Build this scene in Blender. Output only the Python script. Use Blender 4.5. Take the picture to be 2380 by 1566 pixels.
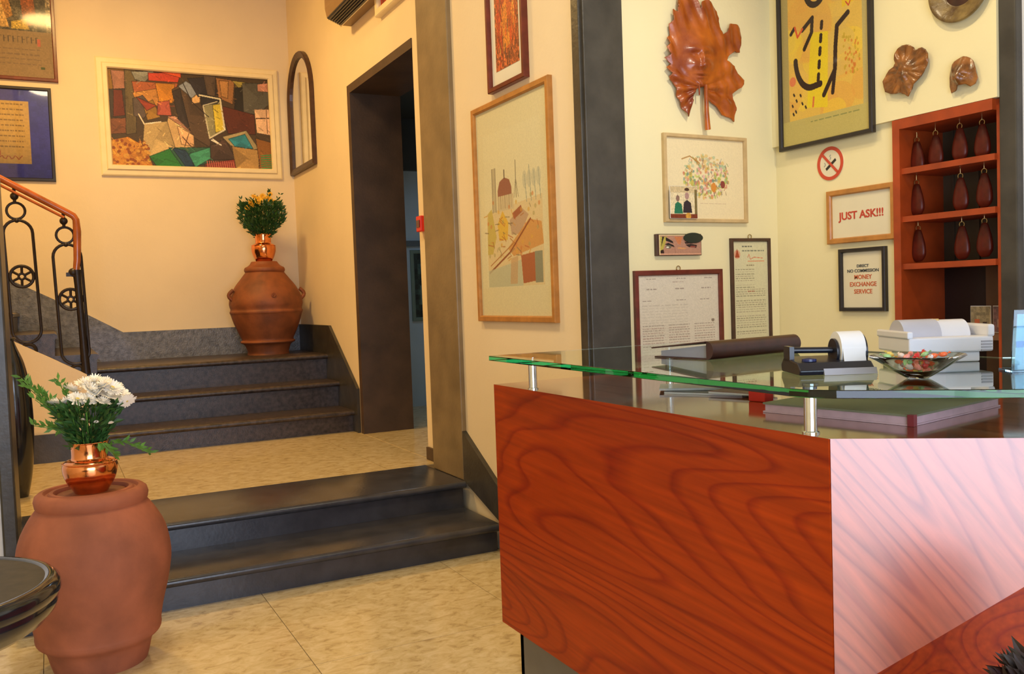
import bpy, bmesh, math, random
import numpy as np
from mathutils import Vector, Matrix
from mathutils.geometry import delaunay_2d_cdt
D = bpy.data
scn = bpy.context.scene
COL = scn.collection
for o in list(D.objects): D.objects.remove(o)
random.seed(7); RNG = np.random.RandomState(11)
PI = math.pi

# ------------------------------------------------------------------ camera
YAW, PITCH, ROLL, FPX = 0.477446, -0.0467838, -0.0359985, 2070.3
cp, sp = math.cos(PITCH), math.sin(PITCH)
fw = Vector((math.sin(YAW)*cp, math.cos(YAW)*cp, sp))
r0 = Vector((math.cos(YAW), -math.sin(YAW), 0)); u0 = r0.cross(fw)
rt = r0*math.cos(ROLL) + u0*math.sin(ROLL); up = -r0*math.sin(ROLL) + u0*math.cos(ROLL)
cam = D.cameras.new('camera'); cam.sensor_fit = 'HORIZONTAL'; cam.sensor_width = 36; cam.lens = FPX/2380*36
cam.clip_start = 0.05
co = D.objects.new('camera', cam); COL.objects.link(co); scn.camera = co
M = Matrix.Identity(4)
for i, a in enumerate((rt, up, -fw)):
    for j in range(3): M[j][i] = a[j]
M.translation = (0, 0, 1.5); co.matrix_world = M
scn.view_settings.view_transform = 'Standard'; scn.view_settings.look = 'None'
scn.view_settings.exposure = 0.0; scn.view_settings.gamma = 1; scn.view_settings.use_curve_mapping = False
# ------------------------------------------------------------------ world + lamps
w = D.worlds.new('world'); scn.world = w; w.use_nodes = True
w.node_tree.nodes['Background'].inputs[0].default_value = (0.6, 0.7, 1, 1)
w.node_tree.nodes['Background'].inputs[1].default_value = 0.3
WARM = (1, 0.64, 0.22); WARM2 = (1, 0.80, 0.50); DAY = (0.64, 0.76, 1.0)
def area(name, loc, size, power, col, target=None, sizey=None, spread=PI):
    l = D.lights.new(name, 'AREA'); l.shape = 'RECTANGLE' if sizey else 'DISK'; l.size = size
    if sizey: l.size_y = sizey
    l.energy = power; l.color = col; l.spread = spread
    o = D.objects.new(name, l); COL.objects.link(o); o.location = loc
    d = (Vector(target) if target else Vector(loc)-Vector((0, 0, 1))) - Vector(loc)
    o.rotation_euler = d.to_track_quat('-Z', 'Y').to_euler(); return o
def spot(name, loc, target, power, col, angle, blend=1.0, size=0.06):
    l = D.lights.new(name, 'SPOT'); l.energy = power; l.color = col; l.spot_size = math.radians(angle); l.spot_blend = blend; l.shadow_soft_size = size
    o = D.objects.new(name, l); COL.objects.link(o); o.location = loc
    o.rotation_euler = (Vector(target)-Vector(loc)).to_track_quat('-Z', 'Y').to_euler(); return o
area('stair_hall_lamp', (0.15, 7.3, 4.85), 0.5, 104, WARM)
area('stair_hall_wall_lamp', (1.3, 6.5, 4.7), 0.2, 4, WARM, (2.4, 6.2, 3.4))
spot('reception_spot', (2.25, 1.3, 3.9), (2.6, 3.6, 2.15), 150, (1, 0.90, 0.72), 52)
spot('reception_spot_side', (1.9, 2.0, 4.0), (3.49, 2.2, 2.2), 92, (1, 0.80, 0.46), 64)
area('lobby_lamp', (0.3, 3.4, 4.9), 0.8, 64, WARM2)
area('corridor_lamp', (3.2, 7.7, 2.8), 0.4, 4, (0.6, 0.8, 1.0))
spot('skirting_glare_spot', (-0.95, 7.6, 3.3), (0.50, 9.47, 1.03), 110, (0.45, 0.58, 1.0), 9, 0.7, 0.03)  # added narrow blue spot imitating glare on the back skirting; no window here
area('entrance_daylight', (0.3, -1.42, 1.45), 3.0, 128, DAY, (0.5, 5, 1.2), 2.6)

# ------------------------------------------------------------------ materials
MATS = {}
def nodes(name, rough=0.5, metal=0.0, spec=0.5, coat=0.0):
    m = D.materials.new(name); m.use_nodes = True; nt = m.node_tree; b = nt.nodes['Principled BSDF']
    b.inputs['Roughness'].default_value = rough; b.inputs['Metallic'].default_value = metal
    b.inputs['Specular IOR Level'].default_value = spec; b.inputs['Coat Weight'].default_value = coat
    b.inputs['Coat Roughness'].default_value = 0.08
    return m, nt, b
def lin(c): return tuple(((x/12.92) if x <= 0.04045 else ((x+0.055)/1.055)**2.4) for x in c)
def hexc(h): return lin(tuple(int(h[i:i+2], 16)/255 for i in (0, 2, 4)))
def mat(name, col, rough=0.5, metal=0.0, var=0.12, scale=6.0, bump=0.0, bscale=60, spec=0.5, coat=0.0, col2=None, detail=4):
    """procedural: noise-modulated colour plus optional fine bump"""
    if name in MATS: return MATS[name]
    if isinstance(col, str): col = hexc(col)
    if isinstance(col2, str): col2 = hexc(col2)
    m, nt, b = nodes(name, rough, metal, spec, coat)
    tc = nt.nodes.new('ShaderNodeTexCoord'); nz = nt.nodes.new('ShaderNodeTexNoise')
    nz.inputs['Scale'].default_value = scale; nz.inputs['Detail'].default_value = detail
    nt.links.new(tc.outputs['Object'], nz.inputs['Vector'])
    rp = nt.nodes.new('ShaderNodeValToRGB'); e = rp.color_ramp.elements
    e[0].position = 0.3; e[1].position = 0.7
    a = col2 if col2 else tuple(c*(1-var) for c in col)
    e[0].color = (*a, 1); e[1].color = (*[min(1, c*(1+(0 if col2 else var*0.6))) for c in col], 1)
    nt.links.new(nz.outputs['Fac'], rp.inputs['Fac']); nt.links.new(rp.outputs['Color'], b.inputs['Base Color'])
    if bump:
        n2 = nt.nodes.new('ShaderNodeTexNoise'); n2.inputs['Scale'].default_value = bscale; n2.inputs['Detail'].default_value = 3
        nt.links.new(tc.outputs['Object'], n2.inputs['Vector'])
        bp = nt.nodes.new('ShaderNodeBump'); bp.inputs['Strength'].default_value = bump; bp.inputs['Distance'].default_value = 0.01
        nt.links.new(n2.outputs['Fac'], bp.inputs['Height']); nt.links.new(bp.outputs['Normal'], b.inputs['Normal'])
    MATS[name] = m; return m
def wood(name, c1, c2, rot=(0, 0, 0), stretch=(1, 0.16, 1), scale=1.6, lines=16, rough=0.3, coat=0.3, loc=(0, 0, 0)):
    m, nt, b = nodes(name, rough, 0, 0.5, coat)
    L = nt.links.new; N = nt.nodes.new
    tc = N('ShaderNodeTexCoord'); mp = N('ShaderNodeMapping'); mp.inputs['Rotation'].default_value = rot; mp.inputs['Location'].default_value = loc
    m2 = N('ShaderNodeMapping'); m2.inputs['Scale'].default_value = stretch
    L(tc.outputs['Object'], mp.inputs['Vector']); L(mp.outputs['Vector'], m2.inputs['Vector'])
    nz = N('ShaderNodeTexNoise'); nz.inputs['Scale'].default_value = scale; nz.inputs['Detail'].default_value = 1.5; nz.inputs['Roughness'].default_value = 0.35
    L(m2.outputs['Vector'], nz.inputs['Vector'])
    mu = N('ShaderNodeMath'); mu.operation = 'MULTIPLY'; mu.inputs[1].default_value = lines; L(nz.outputs['Fac'], mu.inputs[0])
    fr = N('ShaderNodeMath'); fr.operation = 'FRACT'; L(mu.outputs[0], fr.inputs[0])
    rp = N('ShaderNodeValToRGB'); e = rp.color_ramp.elements
    e[0].position = 0; e[0].color = (*c2, 1); e[1].position = 0.28; e[1].color = (*c1, 1)
    x = e.new(0.9); x.color = (*[p*0.82+q*0.18 for p, q in zip(c1, c2)], 1); x = e.new(1.0); x.color = (*c2, 1)
    L(fr.outputs[0], rp.inputs['Fac'])
    n2 = N('ShaderNodeTexNoise'); n2.inputs['Scale'].default_value = 22; n2.inputs['Detail'].default_value = 5
    m3 = N('ShaderNodeMapping'); m3.inputs['Scale'].default_value = (stretch[0]*2.5, stretch[1]*0.6, stretch[2]*2.5)
    L(mp.outputs['Vector'], m3.inputs['Vector']); L(m3.outputs['Vector'], n2.inputs['Vector'])
    r2 = N('ShaderNodeValToRGB'); r2.color_ramp.elements[0].position = 0.3; r2.color_ramp.elements[1].position = 0.75
    r2.color_ramp.elements[0].color = (0.72, 0.68, 0.66, 1); r2.color_ramp.elements[1].color = (1.12, 1.1, 1.1, 1)
    L(n2.outputs['Fac'], r2.inputs['Fac'])
    mx = N('ShaderNodeMix'); mx.data_type = 'RGBA'; mx.blend_type = 'MULTIPLY'; mx.inputs[0].default_value = 1
    L(rp.outputs['Color'], mx.inputs[6]); L(r2.outputs['Color'], mx.inputs[7]); L(mx.outputs[2], b.inputs['Base Color'])
    MATS[name] = m; return m

plaster = mat('cream_plaster', (0.86, 0.70, 0.46), 0.75, var=0.05, scale=1.6, bump=0.10, bscale=35)
plasterC = mat('ivory_plaster', (0.86, 0.76, 0.45), 0.7, var=0.03, scale=1.5, bump=0.08, bscale=35)
stone = mat('grey_sandstone', (0.052, 0.045, 0.035), 0.36, var=0.35, scale=9, bump=0.12, bscale=45, detail=8)
stone_step = mat('worn_dark_stone_steps', (0.062, 0.044, 0.038), 0.30, var=0.6, scale=30, bump=0.16, bscale=170, detail=9)
stone_low = mat('smooth_dark_stone_steps', (0.044, 0.042, 0.046), 0.22, var=0.3, scale=8, bump=0.05, bscale=50, detail=6)
stone_rough = mat('rough_grey_stone_skirting', (0.17, 0.17, 0.18), 0.30, var=0.45, scale=26, bump=0.5, bscale=70, detail=8)
stone_col = mat('tan_sandstone_pilaster', (0.25, 0.17, 0.08), 0.45, var=0.25, scale=5, bump=0.12, bscale=40, detail=7)
door_stone = mat('dark_brown_door_lining', (0.075, 0.042, 0.024), 0.5, var=0.3, scale=5, bump=0.1)
terra = mat('terracotta', (0.34, 0.098, 0.042), 0.78, var=0.35, scale=5, bump=0.25, bscale=22, detail=8)
terra2 = mat('terracotta_brown', (0.24, 0.066, 0.018), 0.6, var=0.4, scale=7, bump=0.25, bscale=22, detail=8)
copper = mat('polished_copper', (0.90, 0.33, 0.13), 0.14, 1.0, var=0.25, scale=14, bump=0.25, bscale=12)
iron = mat('black_wrought_iron', (0.025, 0.017, 0.015), 0.42, 0.4, var=0.3, scale=30)
rail_wood = mat('orange_varnished_rail', (0.42, 0.10, 0.02), 0.22, var=0.3, scale=12, coat=0.5)
black = mat('black_lacquer', (0.008, 0.009, 0.012), 0.16, var=0.5, scale=20, coat=0.5)
blackp = mat('black_plastic', (0.012, 0.013, 0.022), 0.3, var=0.2)
chrome = mat('brushed_chrome', (0.75, 0.74, 0.74), 0.14, 1.0, var=0.08, scale=40)
white_pl = mat('white_plastic', (0.82, 0.82, 0.86), 0.35, var=0.03)
paper = mat('white_paper', (0.86, 0.86, 0.86), 0.7, var=0.03)
grey_pl = mat('grey_plastic', (0.42, 0.42, 0.47), 0.4, var=0.05)
frame_blk = mat('black_frame', (0.022, 0.016, 0.014), 0.3, var=0.2, scale=20)
frame_red = mat('mahogany_frame', (0.16, 0.026, 0.014), 0.3, var=0.3, scale=20)
frame_gold = mat('golden_wood_frame', (0.50, 0.21, 0.045), 0.35, var=0.2, scale=18)
frame_pale = mat('pale_maple_frame', (0.60, 0.42, 0.20), 0.4, var=0.15, scale=18)
frame_crm = mat('cream_painted_frame', (0.93, 0.76, 0.44), 0.45, var=0.06, scale=8)
frame_dk = mat('dark_walnut_frame', (0.07, 0.03, 0.018), 0.35, var=0.3, scale=18)
mount = mat('ivory_mount_board', (0.80, 0.74, 0.58), 0.8, var=0.03)
mask_wood = mat('varnished_orange_leather', (0.50, 0.12, 0.012), 0.30, var=0.45, scale=9, col2=(0.19, 0.025, 0.005), coat=0.25, bump=0.2, bscale=25)
mask_gold = mat('brown_gold_glaze', (0.36, 0.13, 0.025), 0.28, var=0.4, scale=26, col2=(0.09, 0.03, 0.006), coat=0.3, bump=0.3, bscale=40)
plate_m = mat('antique_glazed_dish', (0.26, 0.17, 0.05), 0.35, var=0.4, scale=22, col2=(0.07, 0.03, 0.008), coat=0.2, bump=0.2)
fob_m = mat('oxblood_leather_fob', (0.085, 0.010, 0.004), 0.34, var=0.3, scale=30, spec=0.25)
brass = mat('dull_brass', (0.5, 0.36, 0.15), 0.3, 1.0, var=0.15)
red_pl = mat('red_plastic', (0.75, 0.02, 0.012), 0.35, var=0.1)
leaf1 = mat('dark_green_leaf', (0.03, 0.10, 0.018), 0.5, var=0.4, scale=30)
leaf2 = mat('bright_green_leaf', (0.10, 0.24, 0.03), 0.5, var=0.35, scale=30)
petal = mat('ivory_petal', (1.0, 0.93, 0.80), 0.6, var=0.02, scale=50)
petal_y = mat('yellow_petal', (0.88, 0.50, 0.03), 0.6, var=0.15, scale=50)
core = mat('yellow_flower_eye', (0.80, 0.60, 0.12), 0.7, var=0.2, scale=80)
stem_m = mat('brown_green_stem', (0.12, 0.10, 0.04), 0.6)
binder_m = mat('dark_brown_leather', (0.055, 0.014, 0.008), 0.34, var=0.3, scale=25)
book_pink = mat('pale_pink_page_edges', (0.62, 0.42, 0.46), 0.6, var=0.1, scale=30)
book_red = mat('dark_red_binding', (0.22, 0.02, 0.03), 0.4)
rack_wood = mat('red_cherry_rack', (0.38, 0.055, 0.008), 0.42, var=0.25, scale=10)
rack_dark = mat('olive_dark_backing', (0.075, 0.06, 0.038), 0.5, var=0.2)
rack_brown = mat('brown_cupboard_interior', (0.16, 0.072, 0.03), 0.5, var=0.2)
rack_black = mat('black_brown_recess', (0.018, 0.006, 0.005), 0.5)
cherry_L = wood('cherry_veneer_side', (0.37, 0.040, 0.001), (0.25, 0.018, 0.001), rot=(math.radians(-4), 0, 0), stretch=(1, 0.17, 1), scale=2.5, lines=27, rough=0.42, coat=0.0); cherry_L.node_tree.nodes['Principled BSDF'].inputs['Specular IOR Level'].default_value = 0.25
cherry_R = wood('cherry_veneer_front', (0.47, 0.10, 0.04), (0.30, 0.045, 0.018), rot=(0, math.radians(-52), 0), stretch=(0.13, 1, 1), scale=3.6, lines=19, rough=0.42, coat=1.0); cherry_R.node_tree.nodes['Principled BSDF'].inputs['Coat Roughness'].default_value = 0.30; cherry_R.node_tree.nodes['Principled BSDF'].inputs['Coat IOR'].default_value = 1.85
cherry_T = wood('cherry_veneer_top', (0.36, 0.09, 0.015), (0.20, 0.035, 0.006), stretch=(1, 0.15, 1), scale=1.5, lines=14, rough=0.12, coat=0.8)

def floor_mat():
    m, nt, b = nodes('travertine_tile', 0.16, 0, 0.5, 0.0); L = nt.links.new; N = nt.nodes.new
    tc = N('ShaderNodeTexCoord'); mp = N('ShaderNodeMapping'); mp.inputs['Rotation'].default_value = (0, 0, 0.35); mp.inputs['Scale'].default_value = (1, 1.5, 1)
    L(tc.outputs['Object'], mp.inputs['Vector'])
    n1 = N('ShaderNodeTexNoise'); n1.inputs['Scale'].default_value = 13; n1.inputs['Detail'].default_value = 9; n1.inputs['Roughness'].default_value = 0.68; n1.inputs['Distortion'].default_value = 0.7
    L(mp.outputs['Vector'], n1.inputs['Vector'])
    rp = N('ShaderNodeValToRGB'); e = rp.color_ramp.elements
    e[0].position = 0.30; e[0].color = (0.38, 0.26, 0.11, 1); e[1].position = 0.62; e[1].color = (0.72, 0.57, 0.32, 1)
    x = e.new(0.45); x.color = (0.61, 0.46, 0.22, 1)
    L(n1.outputs['Fac'], rp.inputs['Fac']); L(rp.outputs['Color'], b.inputs['Base Color'])
    MATS['travertine_tile'] = m; return m
tile_m = floor_mat()
grout = mat('grey_tile_joint', (0.13, 0.095, 0.055), 0.8)

def glass_mat(name, tint, rough=0.0, ior=1.5):
    m, nt, b = nodes(name, rough); b.inputs['Transmission Weight'].default_value = 1; b.inputs['IOR'].default_value = ior
    b.inputs['Base Color'].default_value = (*tint, 1); MATS[name] = m; return m
glass_g = glass_mat('green_tinted_glass', (0.80, 0.95, 0.88))
va = glass_g.node_tree.nodes.new('ShaderNodeVolumeAbsorption'); va.inputs['Color'].default_value = (0.08, 0.85, 0.50, 1); va.inputs['Density'].default_value = 3.2
glass_g.node_tree.links.new(va.outputs[0], glass_g.node_tree.nodes['Material Output'].inputs['Volume'])
glass_c = glass_mat('clear_glass', (0.95, 1, 0.97))
acryl = glass_mat('blue_clear_acrylic', (0.55, 0.80, 0.92))
def pane_mat():
    m = D.materials.new('thin_picture_glass'); m.use_nodes = True; nt = m.node_tree; nt.nodes.clear()
    N = nt.nodes.new; L = nt.links.new
    o = N('ShaderNodeOutputMaterial'); mx = N('ShaderNodeMixShader'); t = N('ShaderNodeBsdfTransparent'); g = N('ShaderNodeBsdfGlossy')
    g.inputs['Roughness'].default_value = 0.03; f = N('ShaderNodeFresnel'); f.inputs['IOR'].default_value = 1.5
    L(f.outputs[0], mx.inputs[0]); L(t.outputs[0], mx.inputs[1]); L(g.outputs[0], mx.inputs[2]); L(mx.outputs[0], o.inputs[0])
    return m
thin_glass = pane_mat()
mirror_m, _, _b = nodes('mirror_silver', 0.02, 1.0); _b.inputs['Base Color'].default_value = (0.9, 0.88, 0.82, 1)
def print_mat(name='printed_paper', rough=0.55, coat=0.25):
    m, nt, b = nodes(name, rough, 0, 0.4, coat)
    a = nt.nodes.new('ShaderNodeAttribute'); a.attribute_name = 'Col'; nt.links.new(a.outputs['Color'], b.inputs['Base Color'])
    return m
print_m = print_mat(); print_oil = print_mat('oil_paint', 0.5, 0.1)
em, nt_, b_ = nodes('daylight_pane', 0.5); b_.inputs['Emission Color'].default_value = (0.82, 0.88, 1, 1); b_.inputs['Emission Strength'].default_value = 2.4
b_.inputs['Base Color'].default_value = (0.1, 0.1, 0.1, 1); day_pane = em

# ------------------------------------------------------------------ mesh helpers
class MB:
    def __init__(s): s.v = []; s.f = []; s.mi = []
    def add(s, vs, fs, mi=0):
        o = len(s.v); s.v += [tuple(v) for v in vs]; s.f += [tuple(i+o for i in f) for f in fs]; s.mi += [mi]*len(fs); return s
    def box(s, x0, x1, y0, y1, z0, z1, mi=0):
        return s.add([(x0,y0,z0),(x1,y0,z0),(x1,y1,z0),(x0,y1,z0),(x0,y0,z1),(x1,y0,z1),(x1,y1,z1),(x0,y1,z1)],
                     [(0,3,2,1),(4,5,6,7),(0,1,5,4),(1,2,6,5),(2,3,7,6),(3,0,4,7)], mi)
    def prism(s, poly, lo, hi, ax='z', mi=0):
        n = len(poly)
        f3 = {'z': lambda p, h: (p[0], p[1], h), 'y': lambda p, h: (p[0], h, p[1]), 'x': lambda p, h: (h, p[0], p[1])}[ax]
        s.add([f3(p, lo) for p in poly]+[f3(p, hi) for p in poly],
              [tuple(range(n))[::-1], tuple(range(n, 2*n))]+[(i, (i+1) % n, n+(i+1) % n, n+i) for i in range(n)], mi); return s
    def lathe(s, prof, c=(0, 0, 0), seg=40, mi=0, axis='z', closed=False):
        vs = []; fs = []; n = len(prof)
        for k in range(seg):
            a = 2*PI*k/seg
            for r, h in prof:
                p = (r*math.cos(a), r*math.sin(a), h)
                if axis == 'x': p = (p[2], p[0], p[1])
                if axis == 'y': p = (p[0], p[2], p[1])
                vs.append((p[0]+c[0], p[1]+c[1], p[2]+c[2]))
        for k in range(seg):
            k2 = (k+1) % seg
            for i in range(n-1 if not closed else n):
                j = (i+1) % n; fs.append((k*n+i, k2*n+i, k2*n+j, k*n+j))
        return s.add(vs, fs, mi)
    def tube(s, pts, r, seg=8, closed=False, mi=0):
        P = [Vector(p) for p in pts]; n = len(P); vs = []; fs = []
        rr = r if hasattr(r, '__len__') else [r]*n
        t0 = (P[1]-P[0]).normalized(); u = t0.orthogonal().normalized()
        for i in range(n):
            if closed: t = (P[(i+1) % n]-P[i-1]).normalized()
            else: t = (P[min(i+1, n-1)]-P[max(i-1, 0)]).normalized()
            u = (u - t*u.dot(t)); u = u.normalized() if u.length > 1e-6 else t.orthogonal().normalized()
            v = t.cross(u)
            for k in range(seg):
                a = 2*PI*k/seg; vs.append(P[i]+(u*math.cos(a)+v*math.sin(a))*rr[i])
        for i in range(n if closed else n-1):
            j = (i+1) % n
            for k in range(seg): k2 = (k+1) % seg; fs.append((i*seg+k, i*seg+k2, j*seg+k2, j*seg+k))
        if not closed: fs += [tuple(range(seg))[::-1], tuple(range((n-1)*seg, n*seg))]
        return s.add(vs, fs, mi)
    def ball(s, c, r, seg=12, mi=0, sc=(1, 1, 1)):
        m = max(5, seg//2); vs = [(c[0], c[1], c[2]-r*sc[2])]; fs = []
        for i in range(1, m):
            th = PI*i/m
            for k in range(seg):
                a = 2*PI*k/seg; vs.append((c[0]+r*sc[0]*math.sin(th)*math.cos(a), c[1]+r*sc[1]*math.sin(th)*math.sin(a), c[2]-r*sc[2]*math.cos(th)))
        vs.append((c[0], c[1], c[2]+r*sc[2])); T = len(vs)-1
        for k in range(seg):
            k2 = (k+1) % seg; fs.append((0, 1+k2, 1+k)); fs.append((T, 1+(m-2)*seg+k, 1+(m-2)*seg+k2))
            for i in range(m-2): fs.append((1+i*seg+k, 1+i*seg+k2, 1+(i+1)*seg+k2, 1+(i+1)*seg+k))
        return s.add(vs, fs, mi)
    def xf(s, m):
        s.v = [tuple(m @ Vector(v)) for v in s.v]; return s
    def build(s, name, mats, parent=None, smooth=False, bevel=0, loc=None, segs=2):
        me = D.meshes.new(name); me.from_pydata(s.v, [], s.f)
        for m in (mats if isinstance(mats, (list, tuple)) else [mats]): me.materials.append(m)
        me.polygons.foreach_set('material_index', s.mi)
        bm = bmesh.new(); bm.from_mesh(me); bmesh.ops.recalc_face_normals(bm, faces=bm.faces); bm.to_mesh(me); bm.free()
        o = D.objects.new(name, me); COL.objects.link(o)
        if parent: o.parent = parent
        if loc: o.location = loc
        if smooth:
            me.polygons.foreach_set('use_smooth', [True]*len(me.polygons))
            me.set_sharp_from_angle(angle=math.radians(40))
        if bevel:
            b = o.modifiers.new('bevel', 'BEVEL'); b.width = bevel; b.segments = segs; b.limit_method = 'ANGLE'; b.angle_limit = math.radians(35)
        return o
def tag(o, label=None, cat=None, group=None, kind=None):
    if label: o['label'] = label
    if cat: o['category'] = cat
    if group: o['group'] = group
    if kind: o['kind'] = kind
    return o
def thing(name, label, cat, loc=(0, 0, 0), rz=0, group=None, mw=None):
    o = D.objects.new(name, None); COL.objects.link(o); o.location = loc; o.rotation_euler = (0, 0, rz); o.empty_display_size = 0.1
    if mw is not None: o.matrix_world = mw
    return tag(o, label, cat, group)
def S(o, label): o['kind'] = 'structure'; o['label'] = label; return o
def boxes(*bs):
    m = MB()
    for b in bs: m.box(*b)
    return m
def copy_tree(o, parent=None):
    c = o.copy(); COL.objects.link(c)
    if parent: c.parent = parent
    for ch in list(o.children): copy_tree(ch, c)
    return c

# ------------------------------------------------------------------ setting: floors
fl = S(boxes((-2.6, 4.4, -1.5, 5.4, -0.10, -0.004)).build('floor', grout), 'polished travertine entrance floor in large pale tiles')
random.seed(3)
def tiles(parent, x0, x1, y0, y1, z, ox, oy, size=1.0, th=0.02):
    xs = [x0]+[ox+size*k for k in range(-12, 12) if x0 < ox+size*k < x1]+[x1]
    ys = [y0]+[oy+size*k for k in range(-12, 12) if y0 < oy+size*k < y1]+[y1]
    for i in range(len(xs)-1):
        for j in range(len(ys)-1):
            g = 0.0016
            a, b, c, d = xs[i]+g, xs[i+1]-g, ys[j]+g, ys[j+1]-g
            if b-a < 0.02 or d-c < 0.02: continue
            ccx, ccy = (a+b)/2, (c+d)/2
            MB().box(a-ccx, b-ccx, c-ccy, d-ccy, -th, 0.0).build('tile', tile_m, parent, loc=(ccx, ccy, z+random.uniform(-0.0004, 0.0004)))
tiles(fl, -2.6, 3.49, 0.6, 4.70, 0.0, 0.898, 3.62)
tiles(fl, -2.6, 3.49, -1.5, 0.6, 0.0, 0.898, 3.62, 2.0)
fl2 = S(boxes((-1.2, 4.4, 5.5, 9.6, 0.16, 0.336)).build('floor', grout), 'pale travertine landing between the two flights of steps')
tiles(fl2, -1.2, 2.38, 5.77, 7.80, 0.34, 0.4, 6.9, 1.6)
tiles(fl2, 2.40, 4.2, 5.98, 9.0, 0.34, 2.85, 7.5, 1.6)
# ------------------------------------------------------------------ setting: walls
ZC = 5.2
wb = S(boxes((-1.2, 4.4, 9.5, 9.62, 0, ZC)).build('wall_back', plaster), 'warm cream plaster wall behind the upper landing')
# stair hall right wall with the doorway
S(boxes((2.38, 2.80, 7.5, 9.5, 0.3, ZC), (2.38, 2.80, 5.98, 7.5, 3.32, ZC), (2.38, 2.80, 5.3, 5.98, 0.3, ZC)).build('wall_stair_hall', plaster), 'orange-cream plaster wall pierced by the tall doorway')
S(boxes((2.30, 2.44, 3.57, 5.30, -0.05, ZC)).build('wall_lobby_side', plaster), 'cream plaster wall between the two stone pilasters')
S(boxes((2.44, 3.55, 3.60, 3.72, 0, ZC)).build('wall_reception_back', plasterC), 'ivory plaster wall behind the reception, hung with the leaf mask')
S(boxes((3.49, 3.62, 2.84, 3.60, 0, 2.205), (3.465, 3.62, 2.33, 3.60, 2.235, ZC), (3.49, 3.62, 2.84, 3.60, 2.205, 2.235), (3.49, 3.9, 2.33, 2.84, 0, 0.8), (3.78, 3.9, 2.33, 2.84, 0.8, 2.235)).build('wall_right', plasterC), 'pale yellow plaster wall around the key rack')
S(boxes((3.52, 3.64, -1.62, 2.258, 0, ZC)).build('wall_right_front', white_pl), 'white wall right of the grey pillar')
S(boxes((-2.72, -2.6, -1.62, 5.3, 0, ZC)).build('wall_left', plasterC), 'cream lobby wall on the left')
S(boxes((-2.6, -0.25, 5.15, 5.62, 0, ZC), (-0.25, 2.3, 5.2, 5.58, 4.5, ZC)).build('wall_middle', white_pl), 'white wall left of the opening to the stair hall')
S(boxes((-1.32, -1.2, 5.5, 9.6, 0, ZC)).build('wall_stair_hall_left', plaster), 'cream plaster wall on the far left of the stair hall')
S(boxes((-2.72, 4.5, -1.62, 9.62, ZC, ZC+0.1)).build('ceiling', mat('ceiling_paint', (0.85, 0.78, 0.62), 0.8)), 'high cream ceiling')
# entrance front: glazed wall behind the viewpoint
S(boxes((-2.6, 3.52, -1.62, -1.5, 2.9, ZC), (-2.6, -1.5, -1.62, -1.5, 0, 2.9), (1.7, 3.52, -1.62, -1.5, 0, 2.9)).build('wall_front', plasterC), 'entrance wall with a wide glazed door')
wn = S(boxes((-1.5, -1.42, -1.6, -1.5, 0, 2.9), (1.62, 1.7, -1.6, -1.5, 0, 2.9), (0.06, 0.14, -1.6, -1.5, 0, 2.9), (-1.42, 1.62, -1.6, -1.5, 2.82, 2.9)).build('window_1', chrome), 'glazed entrance front letting daylight in')
boxes((-1.42, 0.06, -1.58, -1.56, 0, 2.82)).build('pane', day_pane, wn); boxes((0.14, 1.62, -1.58, -1.56, 0, 2.82)).build('pane', day_pane, wn)
# corridor seen through the doorway
blueW = mat('cool_corridor_wall', (0.42, 0.52, 0.60), 0.6, var=0.04)
dkc = mat('dark_corridor_ceiling', (0.05, 0.055, 0.055), 0.6)
S(boxes((2.8, 4.4, 8.98, 9.1, 0.3, 3.4)).build('wall_corridor_end', blueW), 'cool blue-grey corridor wall seen through the doorway')
S(boxes((4.2, 4.4, 5.9, 9.1, 0.3, 3.4), (2.8, 4.4, 5.8, 5.96, 0.3, 3.4)).build('wall_corridor_side', blueW), 'corridor side wall beyond the doorway')
S(boxes((2.8, 4.4, 5.9, 9.1, 3.4, 3.5), (3.0, 4.2, 8.9, 8.98, 2.86, 3.4)).build('ceiling', dkc), 'dark corridor ceiling beyond the doorway')
S(boxes((2.82, 4.2, 8.95, 8.98, 2.06, 2.12)).build('trim_6', mat('corridor_trim', (0.10, 0.12, 0.13), 0.5)), 'dark rail along the corridor wall above its picture')
# door lining
dr = S(boxes((2.372, 2.83, 7.44, 7.515, 0.34, 3.345)).build('door_1', door_stone), 'tall doorway lined in dark brown stone')
boxes((2.372, 2.83, 5.98, 7.44, 3.275, 3.345)).build('lintel_lining', door_stone, dr)
boxes((2.40, 2.83, 5.975, 6.03, 0.34, 3.275)).build('jamb_lining', door_stone, dr)
boxes((2.378, 2.83, 6.03, 7.44, 0.3, 0.342)).build('threshold', tile_m, dr)
# pilasters
S(boxes((2.268, 2.40, 5.12, 5.62, 0.34, ZC)).build('trim_1', stone_col, bevel=0.008), 'tan stone pilaster at the right of the opening, above the steps')
S(boxes((-0.27, -0.20, 5.12, 5.64, 0.0, ZC)).build('trim_2', stone, bevel=0.01), 'grey stone jamb at the left edge of the opening')
S(boxes((2.268, 2.49, 3.555, 3.62, 0, ZC), (2.255, 2.30, 3.575, 3.64, 0, ZC)).build('trim_3', stone, bevel=0.004), 'dark grey stone pilaster between the two picture walls')
S(boxes((3.478, 3.56, 2.258, 2.332, 0, ZC)).build('trim_4', stone, bevel=0.006), 'dark grey stone pillar right of the key rack')
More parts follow.
